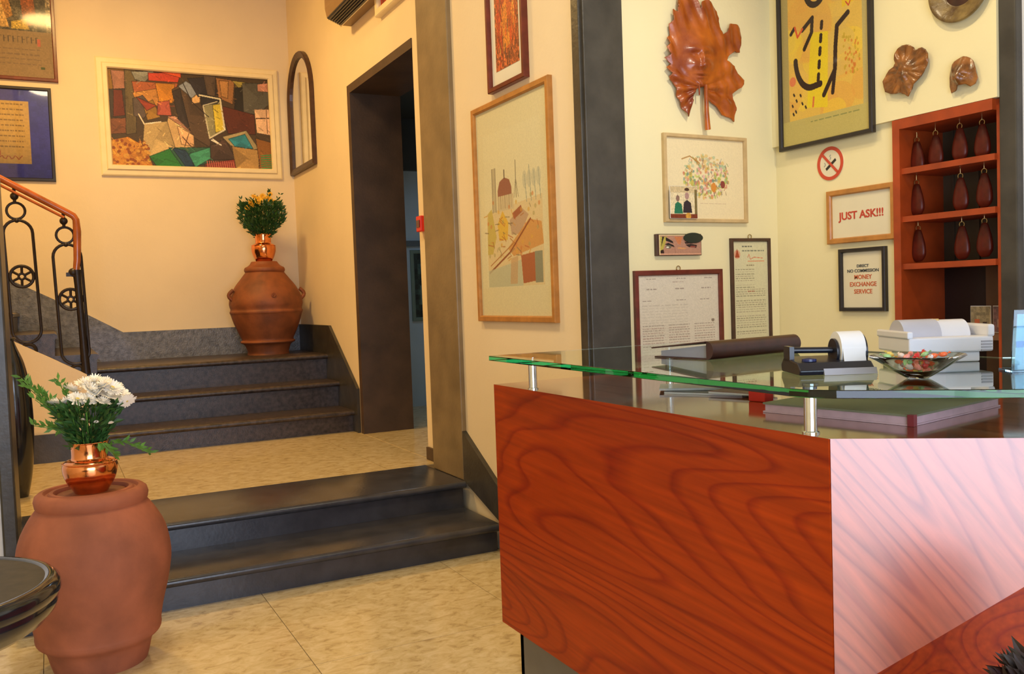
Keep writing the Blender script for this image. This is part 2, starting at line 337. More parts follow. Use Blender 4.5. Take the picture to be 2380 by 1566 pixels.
# skirtings
S(MB().prism([(-1.2, 0.985), (2.37, 0.985), (2.37, 1.275), (0.63, 1.275), (0.275, 1.49), (-0.387, 1.853), (-1.2, 2.29)], 9.472, 9.50, 'y').build('baseboard_back', stone_rough), 'grey stone skirting on the back wall, rising with the side flight')
S(MB().prism([(9.47, 0.6), (9.47, 1.275), (8.35, 1.275), (7.545, 0.73), (7.545, 0.34), (8.3, 0.34)], 2.352, 2.378, 'x').build('baseboard_right', stone), 'dark stone skirting stepping down beside the upper steps')
S(MB().prism([(5.12, 0.34), (5.12, 0.655), (4.30, 0.195), (3.64, 0.195), (3.64, 0.0), (4.55, 0.0), (4.6, 0.17)], 2.27, 2.30, 'x').build('baseboard_lobby', stone), 'dark stone skirting sloping down from the pilaster')
S(boxes((2.36, 2.378, 5.62, 5.97, 0.34, 0.43)).build('baseboard_door', door_stone), 'low brown skirting between the doorway and the pilaster')

# ------------------------------------------------------------------ stairs
def step_prof(y0, y1, z0, z1, lip=0.034, nose=0.045):
    r = nose/2; pts = [(y1, z0), (y1, z1), (y0, z1)]
    for k in range(1, 6):
        a = PI/2+PI*k/6; pts.append((y0+r*math.cos(a), z1-r+r*math.sin(a)))
    pts += [(y0, z1-nose), (y0+lip+0.004, z1-nose-0.004), (y0+lip+0.004, z0)]
    return pts
def steps(name, label, cat, rows, x0, x1, mats):
    t = thing(name, label, cat, (0.5*(x0+x1), rows[0][0], rows[0][2]))
    for (y0, y1, z0, z1) in rows:
        o = MB().prism(step_prof(y0, y1, z0, z1), x0, x1, 'x').build('step', mats, None, smooth=True)
        o.data.transform(Matrix.Translation(-t.location)); o.parent = t
    return t
steps('lower_steps', 'two broad dark stone steps rising from the entrance floor', 'steps', [(4.63, 5.16, 0.0, 0.17), (5.10, 5.77, 0.0, 0.3405)], -0.20, 2.268, stone_low)
steps('upper_steps', 'three worn dark stone steps up to the back landing with the jar', 'steps', [(7.66, 8.2, 0.34, 0.53), (8.08, 8.6, 0.34, 0.76), (8.44, 9.47, 0.34, 1.0)], 0.25, 2.352, stone_step)
# side flight going up to the left along the back wall
t = thing('side_flight', 'dark stone flight climbing left along the back wall behind the iron railing', 'staircase', (0.3, 8.6, 0.34))
def loc_to(o, t): o.data.transform(Matrix.Translation(-t.location)); o.parent = t
for k in range(5):
    x = 0.315-0.29*k; z = 1.155+0.175*k; xb = max(x-0.6, -1.17)
    zb = max(z-0.175, 1.0005)
    o = MB().prism([(xb, zb), (xb, z), (x, z), (x+0.018, z-0.012), (x+0.018, z-0.035), (x, z-0.045), (x-0.005, zb)], 7.79, 9.47, 'y').build('step', stone_step); loc_to(o, t)
o = MB().prism([(-1.17, 0.34), (-1.17, 1.81), (0.235, 1.0), (0.235, 0.34)], 7.80, 9.47, 'y').build('carriage', stone_step); loc_to(o, t)
o = MB().prism([(-1.17, 0.56), (-1.17, 1.755), (-0.26, 1.29), (0.235, 1.00), (0.235, 0.56)], 7.72, 7.80, 'y').build('side_panel', plaster); loc_to(o, t); o['label'] = 'cream plastered side of the flight'
o = boxes((-1.17, 0.24, 7.70, 7.80, 0.34, 0.56)).build('side_skirting', stone); loc_to(o, t)

# railing
rl = thing('stair_railing', 'black wrought-iron stair railing with rings, rosettes and an orange wooden handrail', 'railing', (0.22, 7.762, 1.0))
def rel(m, name, mt, smooth=True, bevel=0, par=None):
    m.v = [(a-0.22, b-7.762, c-1.0) for a, b, c in m.v]; return m.build(name, mt, par or rl, smooth, bevel)
Y0 = 7.762
hp = [(-1.1, Y0, 2.985), (-0.28, Y0, 2.52), (0.17, Y0, 2.262), (0.205, Y0, 2.24), (0.222, Y0, 2.21), (0.225, Y0, 2.12), (0.215, Y0, 1.90), (0.20, Y0, 1.80)]
rel(MB().tube(hp, [0.026]*5+[0.03, 0.028, 0.024], 12), 'handrail', rail_wood)
rel(MB().tube([(-1.1, Y0-0.02, 2.935), (0.14, Y0-0.02, 2.225)], 0.010, 8), 'rail_moulding', rail_wood)
rel(MB().tube([(0.205, Y0, 1.82), (0.21, Y0, 1.70), (0.222, Y0, 1.3), (0.232, Y0, 1.005)], [0.03, 0.027, 0.027, 0.034], 10).ball((0.18, Y0, 1.80), 0.035).box(0.13, 0.215, Y0-0.02, Y0+0.02, 1.77, 1.80), 'newel_post', iron)
def ring(cx_, cz, r, rr, n=24, sx=1.0): return [(cx_+sx*r*math.cos(2*PI*k/n), Y0, cz+r*math.sin(2*PI*k/n)) for k in range(n)]
def baluster(cx_, ztop):
    m = MB()
    m.ball((cx_, Y0, ztop-0.045), 0.030).tube([(cx_, Y0, ztop+0.03), (cx_, Y0, ztop-0.09)], 0.012)
    m.tube(ring(cx_+0.004, ztop-0.155, 0.062, 0, 20), 0.010, 8, True)
    m.ball((cx_+0.006, Y0, ztop-0.228), 0.018)
    o = rel(m, 'upper_ring', iron)
    L = []; r = 0.098; z1 = ztop-0.225-r; z0 = z1-0.74
    for k in range(13): a = PI*k/12; L.append((cx_+0.01+r*math.cos(a), Y0, z1+r*math.sin(a)))
    for k in range(13): a = PI+PI*k/12; L.append((cx_+0.03+r*math.cos(a), Y0, z0+r*math.sin(a)))
    rel(MB().tube(L, 0.0115, 8, True), 'oval_loop', iron)
    zc = z1-0.33; cx2 = cx_+0.018
    m = MB().tube(ring(cx2, zc, 0.080, 0), 0.012, 8, True).tube(ring(cx2, zc, 0.022, 0, 12), 0.009, 6, True)
    for k in range(6): a = PI*k/3+0.5; m.ball((cx2+0.048*math.cos(a), Y0, zc+0.048*math.sin(a)), 0.024, 8, sc=(0.8, 0.4, 0.8)) if False else m.tube([(cx2+0.02*math.cos(a), Y0, zc+0.02*math.sin(a)), (cx2+0.078*math.cos(a), Y0, zc+0.078*math.sin(a))], 0.010, 6)
    rel(m, 'rosette', iron)
    m = MB().tube(ring(cx_+0.035, z0-r-0.06, 0.05, 0, 16), 0.012, 8, True).tube([(cx_+0.035, Y0, z0-r-0.11), (cx_+0.035, Y0, z0-r-0.14)], 0.012)
    rel(m, 'lower_ring', iron)
baluster(-0.19, 2.43); baluster(0.135, 2.245); baluster(-0.52, 2.62)

# ------------------------------------------------------------------ terracotta jars, copper vases, flowers
def spline(prof, n=6):
    P = [Vector((a, b, 0)) for a, b in prof]; P = [P[0]]+P+[P[-1]]; out = []
    for i in range(1, len(P)-2):
        for k in range(n):
            t_ = k/n; a, b, c, d = P[i-1], P[i], P[i+1], P[i+2]
            q = 0.5*((2*b)+(c-a)*t_+(2*a-5*b+4*c-d)*t_*t_+(3*b-a-3*c+d)*t_**3); out.append((max(q.x, 0.0005), q.y))
    out.append(tuple(P[-1][:2])); return out
t = thing('terracotta_jar', 'big reddish terracotta jar in the foreground beside the lower steps', 'jar', (0.118, 4.16, 0)); t.scale = (.945, .945, 1.035)
body = spline([(0.195, 0.0), (0.205, 0.03), (0.222, 0.085), (0.255, 0.115), (0.262, 0.135), (0.262, 0.155), (0.275, 0.22), (0.30, 0.31), (0.318, 0.40), (0.317, 0.47), (0.30, 0.545), (0.262, 0.615), (0.225, 0.662)], 5)
MB().lathe([(0.001, 0.0)]+body+[(0.001, 0.662)], seg=64).build('body', terra, t, True)
lip = [(0.15, 0.64), (0.222, 0.655), (0.232, 0.668), (0.236, 0.69), (0.230, 0.71), (0.214, 0.722), (0.196, 0.722), (0.186, 0.712), (0.178, 0.712), (0.17, 0.72), (0.155, 0.72), (0.148, 0.71), (0.14, 0.66)]
MB().lathe(lip, seg=64, closed=True).build('rim', terra, t, True)
MB().lathe([(0.001, 0.69), (0.148, 0.69), (0.148, 0.702), (0.14, 0.708), (0.001, 0.708)], seg=48).build('lid', terra2, t, True)
t.rotation_euler = (0, 0, 0.3)
t = thing('terracotta_jar', 'brown terracotta jar with belly bands and small lugs on the back landing', 'jar', (1.93, 9.06, 1.0)); t.scale = (1, 1, 1.08)
body = spline([(0.205, 0.0), (0.20, 0.03), (0.225, 0.09), (0.262, 0.11), (0.264, 0.125), (0.25, 0.14), (0.278, 0.20), (0.318, 0.29), (0.345, 0.37), (0.352, 0.385), (0.354, 0.40), (0.346, 0.42), (0.357, 0.47), (0.345, 0.53), (0.30, 0.62), (0.235, 0.70), (0.185, 0.76)], 4)
MB().lathe([(0.001, 0.0)]+body+[(0.001, 0.76)], seg=64).build('body', terra2, t, True)
MB().lathe(spline([(0.175, 0.75), (0.188, 0.757), (0.198, 0.775), (0.19, 0.80), (0.165, 0.812), (0.142, 0.83), (0.128, 0.85), (0.12, 0.852), (0.118, 0.80)], 4), seg=48).lathe([(0.001, 0.845), (0.126, 0.845)], seg=48).build('rim', terra2, t, True)
for s_ in (-1, 1):
    pts = [(s_*(0.325+0.045*math.sin(PI*k/8)), -0.06, 0.50+0.10*k/8+0.0) for k in range(9)]
    MB().tube([(p[0], p[1]+0.0, p[2]) for p in pts], 0.018, 10).build('lug', terra2, t, True)
MB().tube([(0.0+0.018*math.cos(a), -0.352+0.004*0, 0.545+0.018*math.sin(a)) for a in [2*PI*k/12 for k in range(12)]], 0.006, 6, True).build('stamp', terra2, t, True)

def copper_vase(label, loc, s=1.0, narrow=1.0):
    t = thing('copper_vase', label, 'vase', loc)
    b = spline([(0.068, 0.0), (0.074, 0.012), (0.095, 0.045), (0.110, 0.085), (0.112, 0.120), (0.100, 0.140), (0.080, 0.148), (0.074, 0.156), (0.073, 0.185), (0.077, 0.222)], 4)
    pr = [(0.001, 0)]+b+[(0.072, 0.222), (0.068, 0.16), (0.066, 0.10), (0.001, 0.02)]
    MB().lathe([(r*s*narrow, h*s) for r, h in pr], seg=48).build('body', copper, t, True)
    MB().lathe([((0.075+0.005*math.cos(a))*s*narrow, (0.220+0.004*math.sin(a))*s) for a in [2*PI*k/8 for k in range(8)]], seg=40, closed=True).build('rim', copper, t, True)
    MB().lathe([((0.1095+0.004*math.cos(a))*s*narrow, (0.132+0.003*math.sin(a))*s) for a in [2*PI*k/8 for k in range(8)]], seg=40, closed=True).build('shoulder_band', copper, t, True)
    return t
copper_vase('shiny copper vase of white chrysanthemums on the foreground jar', (0.118, 4.16, 0.7335), 0.96)
copper_vase('small copper vase of yellow flowers on the back jar', (1.93, 9.06, 1.0+0.914), 1.28, 0.83)

def leaf_cards(c, n, spread, size, rng, zmin=0, up_=0.5, top=None):
    """many small folded leaves (two triangles pairs each) around stems"""
    m = MB()
    for i in range(n):
        a = rng.uniform(0, 2*PI); h = rng.uniform(zmin, 1)
        rad = spread(h)*math.sqrt(rng.uniform(0.05, 1))
        p = Vector((c[0]+rad*math.cos(a), c[1]+rad*math.sin(a), c[2]+h*(top or 0.2)+rng.uniform(-0.01, 0.01)))
        d = Vector((math.cos(a)*rng.uniform(0.2, 1), math.sin(a)*rng.uniform(0.2, 1), rng.uniform(-0.2, 1)*up_+0.2)).normalized()
        sd = d.cross(Vector((rng.uniform(-1, 1), rng.uniform(-1, 1), rng.uniform(-1, 1)))).normalized(); nn = d.cross(sd)
        L_ = size*rng.uniform(0.6, 1.3); W_ = L_*0.19
        m.add([p, p+d*L_*0.45+sd*W_+nn*W_*0.4, p+d*L_, p+d*L_*0.45-sd*W_+nn*W_*0.4, p+d*L_*0.5], [(0, 1, 4), (1, 2, 4), (4, 2, 3), (0, 4, 3)])
    return m
def sprig(m, p0, p1, n, size, rng):
    p0 = Vector(p0); p1 = Vector(p1); d0 = (p1-p0).normalized()
    for i in range(n):
        f = 0.25+0.75*i/(n-1); p = p0.lerp(p1, f)+Vector((0, 0, 0.02*math.sin(f*3)))
        for s_ in (-1, 1):
            sd = Vector((rng.uniform(-1, 1), rng.uniform(-1, 1), rng.uniform(-0.6, 0.8))).normalized()
            d = (d0*0.8+sd*0.8).normalized(); q = d.cross(Vector((0.3, 0.9, 0.2))).normalized(); W_ = size*0.17
            m.add([p, p+d*size*0.5+q*W_, p+d*size, p+d*size*0.5-q*W_], [(0, 1, 2), (0, 2, 3)])
def chrys(r, npet, rng, layers=3):
    m = MB()
    for l in range(layers):
        tilt = 0.10+0.42*l; rr = r*(1-0.22*l); k = npet-4*l
        for i in range(k):
            a = 2*PI*(i+0.5*l)/k+rng.uniform(-0.08, 0.08); d = Vector((math.cos(a), math.sin(a), 0)); sd = Vector((-d.y, d.x, 0)); up_ = Vector((0, 0, 1))
            t1 = rr*rng.uniform(0.88, 1.08); W_ = rr*0.14
            p0 = d*r*0.12+up_*0.004*l; p1 = d*t1*0.6+up_*(t1*0.6*math.tan(tilt)*0.8); p2 = d*t1+up_*(t1*math.tan(tilt)*0.75)
            m.add([p0-sd*W_*0.4, p0+sd*W_*0.4, p1+sd*W_, p1-sd*W_, p2+sd*W_*0.55, p2-sd*W_*0.55], [(0, 1, 2, 3), (3, 2, 4, 5)])
    return m
rng = random.Random(5)
# bouquet 1
BX, BY, BZ = 0.118, 4.16, 0.7335+0.20
t = thing('flower_bouquet', 'white chrysanthemums with green sprigs in the foreground copper vase', 'flowers', (BX, BY, BZ))
fo = leaf_cards((0, 0, -0.02), 900, lambda h: 0.05+0.095*h, 0.042, rng, 0, 0.7, 0.19)
fo.build('foliage', leaf1, t)['kind'] = 'stuff'
m = MB()
for (tx, tz, ty) in [(-0.235, 0.30, 0.0), (-0.215, 0.26, 0.03), (-0.19, 0.21, -0.02), (-0.10, 0.275, 0.02), (-0.20, 0.10, 0.0), (-0.13, 0.075, 0.02), (-0.15, 0.17, 0.02), (0.09, -0.045, -0.09), (0.235, -0.06, -0.02), (-0.17, 0.24, 0)]:
    sprig(m, (tx*0.15, ty, 0.02), (tx, ty, tz), 12, 0.040, rng)
    m.tube([(tx*0.1, ty*0.5, -0.02), (tx*0.55, ty, tz*0.45+0.03), (tx, ty, tz)], 0.0018, 5)
for a in range(10):
    aa = rng.uniform(0, 2*PI); m.tube([(0.03*math.cos(aa), 0.03*math.sin(aa), -0.15), (0.07*math.cos(aa), 0.07*math.sin(aa), 0.1), (0.10*math.cos(aa), 0.10*math.sin(aa), 0.2)], 0.0022, 5)
m.build('sprigs', leaf2, t)['kind'] = 'stuff'
fl_pos = [(-0.115, -0.02, 0.185, 0.035), (-0.055, 0.0, 0.235, 0.042), (-0.035, -0.06, 0.20, 0.040), (0.0, -0.02, 0.255, 0.046), (0.045, -0.05, 0.225, 0.047), (0.075, 0.01, 0.255, 0.040),
          (0.085, -0.06, 0.205, 0.045), (0.125, -0.02, 0.205, 0.045), (0.155, -0.05, 0.175, 0.040), (0.115, 0.05, 0.225, 0.040), (0.01, 0.06, 0.25, 0.042), (-0.02, -0.09, 0.115, 0.014), (0.03, -0.1, 0.105, 0.010), (0.085, -0.1, 0.095, 0.012), (0.005, -0.085, 0.20, 0.036), (0.06, -0.09, 0.185, 0.034), (0.035, 0.0, 0.265, 0.046), (0.015, -0.055, 0.235, 0.044), (0.10, -0.04, 0.235, 0.046), (-0.075, -0.05, 0.19, 0.036), (0.065, -0.045, 0.25, 0.042), (0.14, 0.0, 0.20, 0.038)]
protoA = None
for i, (x, y, z, r) in enumerate(fl_pos):
    if protoA is None:
        protoA = chrys(1.0, 22, rng, 3).build('blossom', petal, t); bd = D.meshes
        eye = MB().ball((0, 0, 0.10), 0.20, 10, sc=(1, 1, 0.6)).build('flower_eye', core, protoA, True); o = protoA
    else:
        o = protoA.copy(); COL.objects.link(o); e = eye.copy(); COL.objects.link(e); e.parent = o; o.parent = t
    o.location = (x, y, z); o.scale = (r, r, r)
    o.rotation_euler = (0.55+rng.uniform(-0.25, 0.25), x*3+rng.uniform(-0.2, 0.2), rng.uniform(0, 6))
# bouquet 2
t = thing('flower_bouquet', 'bushy green bunch with a few yellow flowers in the back copper vase', 'flowers', (1.93, 9.06, 1.0+0.914+0.275))
fo = leaf_cards((0, 0, -0.02), 2000, lambda h: 0.06+0.16*math.sin(min(h*1.25, 1)*PI*0.62), 0.048, rng, 0, 0.8, 0.33)
fo.build('foliage', leaf1, t)['kind'] = 'stuff'
m = MB()
for k in range(26):
    a = rng.uniform(0, 2*PI); R_ = rng.uniform(0.10, 0.24); zt = rng.uniform(0.16, 0.42)
    sprig(m, (0, 0, 0.0), (R_*math.cos(a), R_*math.sin(a), zt), 7, 0.045, rng)
sprig(m, (0, 0, 0.1), (0.08, -0.02, 0.43), 10, 0.04, rng)
m.build('sprigs', leaf1, t)['kind'] = 'stuff'
first = None
for (x, y, z, r) in [(-0.12, -0.11, 0.30, 0.045), (-0.055, -0.13, 0.33, 0.045), (0.0, -0.08, 0.37, 0.038), (0.045, -0.14, 0.345, 0.038), (-0.155, -0.08, 0.26, 0.032), (-0.09, -0.1, 0.37, 0.03), (0.10, -0.10, 0.32, 0.028), (0.075, -0.08, 0.40, 0.025)]:
    if first is None: first = chrys(1.0, 16, rng, 3).build('blossom', petal_y, t); o = first
    else: o = first.copy(); COL.objects.link(o)
    o.location = (x, y, z); o.scale = (r, r, r); o.rotation_euler = (rng.uniform(0.7, 1.3), rng.uniform(-0.3, 0.3), rng.uniform(-0.5, 0.5))

# tall black floor vase behind the left jamb
t = thing('floor_vase', 'tall slim black vase half hidden behind the left stone jamb', 'vase', (-0.232, 6.4, 0.34))
MB().lathe(spline([(0.001, 0), (0.05, 0.0), (0.062, 0.03), (0.085, 0.15), (0.102, 0.32), (0.108, 0.50), (0.100, 0.68), (0.075, 0.84), (0.04, 0.94), (0.025, 0.985), (0.03, 1.0), (0.02, 1.0), (0.001, 0.97)], 5), seg=40).build('body', black, t, True)
MB().lathe([(0.030+0.006*math.cos(a), 1.0+0.006*math.sin(a)) for a in [2*PI*k/8 for k in range(8)]], seg=24, closed=True).build('rim', black, t, True)
# black round table bottom left
t = thing('round_table', 'round black lacquered table with a thick rounded edge, bottom left', 'table', (-0.365, 2.86, 0))
MB().lathe([(0.001, 0.70), (0.318, 0.70), (0.318, 0.752), (0.001, 0.752)], seg=64).build('table_top', mat('dark_marble', (0.022, 0.016, 0.011), 0.55, var=0.6, spec=0.3, scale=24, detail=8), t, True)
edge = [(0.312, 0.735), (0.314, 0.752), (0.322, 0.757), (0.338, 0.755), (0.352, 0.742), (0.356, 0.722), (0.350, 0.706), (0.343, 0.700), (0.346, 0.688), (0.340, 0.668), (0.325, 0.655), (0.315, 0.64), (0.28, 0.618), (0.10, 0.61), (0.10, 0.69), (0.29, 0.69)]
MB().lathe(edge, seg=72, closed=True).build('edge_moulding', black, t, True)
MB().lathe(spline([(0.06, 0.66), (0.05, 0.55), (0.04, 0.35), (0.055, 0.2), (0.10, 0.06), (0.2, 0.02), (0.2, 0.0), (0.001, 0.0)], 4), seg=32).build('pedestal', frame_dk, t, True)

# ------------------------------------------------------------------ printed pictures (painted into vertex grids)
class Canvas:
    def __init__(s, w_, h_, bg):
        s.w, s.h = w_, h_; s.a = np.empty((h_, w_, 3)); s.a[:] = s.c(bg); s.X, s.Y = np.meshgrid((np.arange(w_)+0.5)/w_, (np.arange(h_)+0.5)/h_); s.asp = h_/w_
    @staticmethod
    def c(x): return np.array([int(x[i:i+2], 16)/255 for i in (0, 2, 4)]) if isinstance(x, str) else np.array(x)
    def poly(s, pts, col, al=1.0):
        ins = np.zeros_like(s.X, bool); n = len(pts)
        for i in range(n):
            x1, y1 = pts[i]; x2, y2 = pts[(i+1) % n]
            if y1 == y2: continue
            k = ((y1 > s.Y) != (y2 > s.Y)) & (s.X < (x2-x1)*(s.Y-y1)/(y2-y1)+x1); ins ^= k
        s.a[ins] = s.a[ins]*(1-al)+s.c(col)*al; return ins
    def rect(s, x0, y0, x1, y1, col, al=1.0): return s.poly([(x0, y0), (x1, y0), (x1, y1), (x0, y1)], col, al)
    def ell(s, cx_, cy_, rx, ry, col, al=1.0):
        k = ((s.X-cx_)/rx)**2+((s.Y-cy_)/ry)**2 < 1; s.a[k] = s.a[k]*(1-al)+s.c(col)*al
    def line(s, pts, col, wd, al=1.0):
        for (x1, y1), (x2, y2) in zip(pts[:-1], pts[1:]):
            dx, dy = x2-x1, (y2-y1)*s.asp; L2 = dx*dx+dy*dy+1e-12
            t_ = np.clip(((s.X-x1)*dx+(s.Y-y1)*s.asp*dy)/L2, 0, 1)
            k = (s.X-x1-t_*dx)**2+((s.Y-y1)*s.asp-t_*dy)**2 < (wd/2)**2
            s.a[k] = s.a[k]*(1-al)+s.c(col)*al
    def noise(s, amp, cell=6, mask=None):
        g = RNG.uniform(-1, 1, (s.h//cell+2, s.w//cell+2)); g = np.kron(g, np.ones((cell, cell)))[:s.h, :s.w]
        f = (g*0.6+RNG.uniform(-1, 1, (s.h, s.w))*0.4)*amp
        if mask is not None: f = f*mask
        s.a = np.clip(s.a*(1+f[..., None]), 0, 1)
    def texts(s, x0, x1, y, hgt, col, wordw=0.04, al=0.8):
        x = x0
        while x < x1-0.01:
            L_ = min(RNG.uniform(0.4, 1.3)*wordw, x1-x); s.rect(x, y, x+L_, y+hgt, col, al); x += L_+wordw*0.25
    def mesh(s, name, W_, H_, parent, z, x0=None, y0=0.0, mt=None):
        """lower-left corner at (x0,y0) in the parent's wall frame"""
        if x0 is None: x0 = -W_/2
        vx = np.linspace(x0, x0+W_, s.w); vy = np.linspace(y0+H_, y0, s.h)
        gx, gy = np.meshgrid(vx, vy); V = np.stack([gx.ravel(), gy.ravel(), np.full(gx.size, z)], 1)
        i = np.arange(s.h*s.w).reshape(s.h, s.w); F = np.stack([i[:-1, :-1], i[1:, :-1], i[1:, 1:], i[:-1, 1:]], -1).reshape(-1, 4)
        me = D.meshes.new(name); me.vertices.add(len(V)); me.vertices.foreach_set('co', V.ravel())
        me.loops.add(F.size); me.loops.foreach_set('vertex_index', F.ravel()); me.polygons.add(len(F))
        me.polygons.foreach_set('loop_start', np.arange(0, F.size, 4)); me.update(calc_edges=True)
        lc = np.where(s.a <= 0.04045, s.a/12.92, ((s.a+0.055)/1.055)**2.4).reshape(-1, 3)
        at = me.color_attributes.new('Col', 'FLOAT_COLOR', 'POINT'); at.data.foreach_set('color', np.concatenate([lc, np.ones((len(lc), 1))], 1).astype(np.float32).ravel())
        me.materials.append(mt or print_m); o = D.objects.new(name, me); COL.objects.link(o); o.parent = parent; return o
def wall_mw(loc, facing):
    u, n = {'-y': ((1, 0, 0), (0, -1, 0)), '-x': ((0, -1, 0), (-1, 0, 0))}[facing]
    m = Matrix.Identity(4)
    for j in range(3): m[j][0] = u[j]; m[j][1] = (0, 0, 1)[j]; m[j][2] = n[j]
    m.translation = loc; return m
def frame_ring(W_, H_, fw_, dep, steps_=None):
    """mitred moulding ring in the wall frame, origin bottom centre"""
    prof = steps_ or [(0, 0), (0, dep*0.85), (fw_*0.12, dep), (fw_*0.8, dep), (fw_, dep*0.7), (fw_, 0.002)]
    m = MB(); vs = []; n = len(prof)
    for (sx, sy) in ((-1, 0), (1, 0), (1, 1), (-1, 1)):
        for (i_, d_) in prof:
            vs.append((sx*(W_/2-i_), (H_-i_ if sy else i_), d_))
    fs = []
    for k in range(4):
        k2 = (k+1) % 4
        for i in range(n): j = (i+1) % n; fs.append((k*n+i, k2*n+i, k2*n+j, k*n+j))
    return m.add(vs, fs)
def picture(name, label, cat, loc, facing, W_, H_, fw_, dep, fmat, cv=None, inset=None, mountmat=None, glaze=False, prof=None, tilt=0, hook=False, pm=None):
    t = thing(name, label, cat, mw=wall_mw(loc, facing) @ Matrix.Rotation(tilt, 4, 'Z'))
    frame_ring(W_, H_, fw_, dep, prof).build('frame', fmat, t)
    iw, ih = W_-2*fw_, H_-2*fw_
    if mountmat:
        MB().box(-iw/2-0.002, iw/2+0.002, fw_-0.002, fw_+ih+0.002, 0.003, dep*0.35).build('mount_board', mountmat, t)
    if cv:
        x0, x1, y0, y1 = inset or (0, 0, 0, 0)
        if not mountmat: MB().box(-iw/2-0.002, iw/2+0.002, fw_-0.002, fw_+ih+0.002, 0.002, dep*0.3).build('backing_board', mount, t)
        cv.mesh('printed_sheet', iw-x0-x1, ih-y0-y1, t, dep*0.35+0.0012, -iw/2+x0, fw_+y0, pm)
    if glaze: MB().add([(-iw/2, fw_, dep*0.6), (iw/2, fw_, dep*0.6), (iw/2, fw_+ih, dep*0.6), (-iw/2, fw_+ih, dep*0.6)], [(0, 1, 2, 3)]).build('glazing', thin_glass, t)
    if hook: MB().tube([(0.012*math.cos(a), H_+0.008+0.012*math.sin(a), 0.006) for a in [2*PI*k/10 for k in range(10)]], 0.0022, 6, True).build('hanging_ring', brass, t, True)
    return t
def text(s_, size, mt, parent, x, y, z, name='lettering', ext=0.0008, sx=1.0, bold=0.0):
    c = D.curves.new('t', 'FONT'); c.body = s_; c.size = size; c.extrude = ext; c.align_x = 'CENTER'; c.offset = bold; c.resolution_u = 3
    o = D.objects.new('t', c); COL.objects.link(o); dg = bpy.context.evaluated_depsgraph_get()
    me = D.meshes.new_from_object(o.evaluated_get(dg)); D.objects.remove(o); me.materials.clear(); me.materials.append(mt); me.name = name
    o = D.objects.new(name, me); COL.objects.link(o); o.parent = parent; o.location = (x, y, z); o.scale = (sx, 1, 1); return o

# 1 large painting of tumbling houses (generic cubist roofscape)
cv = Canvas(420, 266, '4a3a28')
def P(pts, col, al=1.0):
    cv.poly(pts, col, al)
    c_ = cv.c(col); xs_ = [p[0] for p in pts]; ys_ = [p[1] for p in pts]; mx_, my_ = sum(xs_)/len(xs_), sum(ys_)/len(ys_)
    for q in range(3):      # broken brush facets inside each shape
        i0 = RNG.randint(0, len(pts)); a_, b_ = pts[i0], pts[(i0+1) % len(pts)]
        cv.poly([a_, b_, (mx_+RNG.uniform(-.02, .02), my_+RNG.uniform(-.02, .02))], np.clip(c_*RNG.uniform(.72, 1.22), 0, 1), .55)
    cv.line(pts+[pts[0]], tuple(c_*.35), .0042, .7)
P([(0, 0), (.13, 0), (.14, .25), (0, .22)], '8a6428'); P([(.02, .02), (.10, .02), (.11, .2), (.03, .22)], '9a6a58'); P([(0, .22), (.1, .2), (.1, .52), (0, .5)], '40352e')
P([(.03, .22), (.08, .22), (.09, .48), (.02, .5)], '6c2c1e'); P([(0, .52), (.12, .5), (.12, .66), (0, .68)], '7a4a30'); P([(.1, .0), (.17, .0), (.15, .66), (.09, .68)], '6a5a3c')
P([(.14, .02), (.28, .0), (.22, .12), (.16, .1)], '8a8a80'); P([(.24, .02), (.44, .0), (.42, .10), (.24, .10)], 'c8432c'); P([(.30, .0), (.44, .0), (.44, .05)], 'd9562e')
P([(.14, .12), (.42, .11), (.40, .20), (.15, .24)], 'b0603a'); P([(.14, .24), (.36, .15), (.40, .3), (.18, .42)], 'c08440'); P([(.28, .12), (.40, .12), (.38, .32), (.30, .36)], 'd0882a')
P([(.14, .3), (.2, .26), (.26, .38), (.2, .5), (.14, .48)], '5e4f48'); P([(.2, .36), (.26, .3), (.3, .48), (.22, .52)], 'a0762e'); P([(.29, .32), (.36, .30), (.37, .46), (.28, .46)], 'b85a48'); P([(.16, .28), (.28, .36), (.22, .42)], '8f3a26')
P([(.38, .18), (.46, .10), (.62, .45), (.60, .78), (.44, .62)], '5a4634'); P([(.42, .14), (.47, .08), (.56, .17), (.50, .26)], '8d94a0'); P([(.50, .26), (.56, .17), (.55, .30), (.50, .32)], 'e2b478')
P([(.38, .2), (.43, .16), (.48, .62), (.42, .58)], '3a302c'); P([(.48, .05), (.62, .02), (.68, .2), (.54, .24)], '2e2a30'); P([(.58, 0), (.66, .0), (.65, .22), (.6, .22)], '5b4a3c')
P([(.66, .02), (.78, .04), (.76, .30), (.67, .24)], '9b6c40'); P([(.68, .05), (.74, .05), (.73, .24), (.69, .22)], 'b3814a'); P([(.76, .04), (.86, .05), (.82, .14)], '98893e'); P([(.78, .12), (.84, .1), (.86, .4), (.77, .38)], '262420')
P([(.83, .06), (1, .04), (1, .28), (.92, .4), (.83, .38)], '57544a'); P([(.93, .06), (1, .04), (1, .14), (.93, .14)], 'c88a70')
P([(.68, .32), (.9, .4), (.9, .62), (.72, .62)], '5c2c1c'); P([(.57, .34), (.69, .26), (.70, .60), (.60, .68)], '8f8a66'); P([(.63, .32), (.69, .30), (.70, .58), (.64, .62)], 'd6c040'); P([(.56, .20), (.69, .24), (.66, .30), (.56, .33)], '2c2a2c')
cv.line([(.55, .22), (.68, .25), (.70, .58), (.60, .68)], 'd8cfb0', .010); cv.line([(.57, .34), (.6, .68)], 'cfc7a8', .008); cv.line([(.57, .33), (.66, .28)], 'cfc7a8', .006)
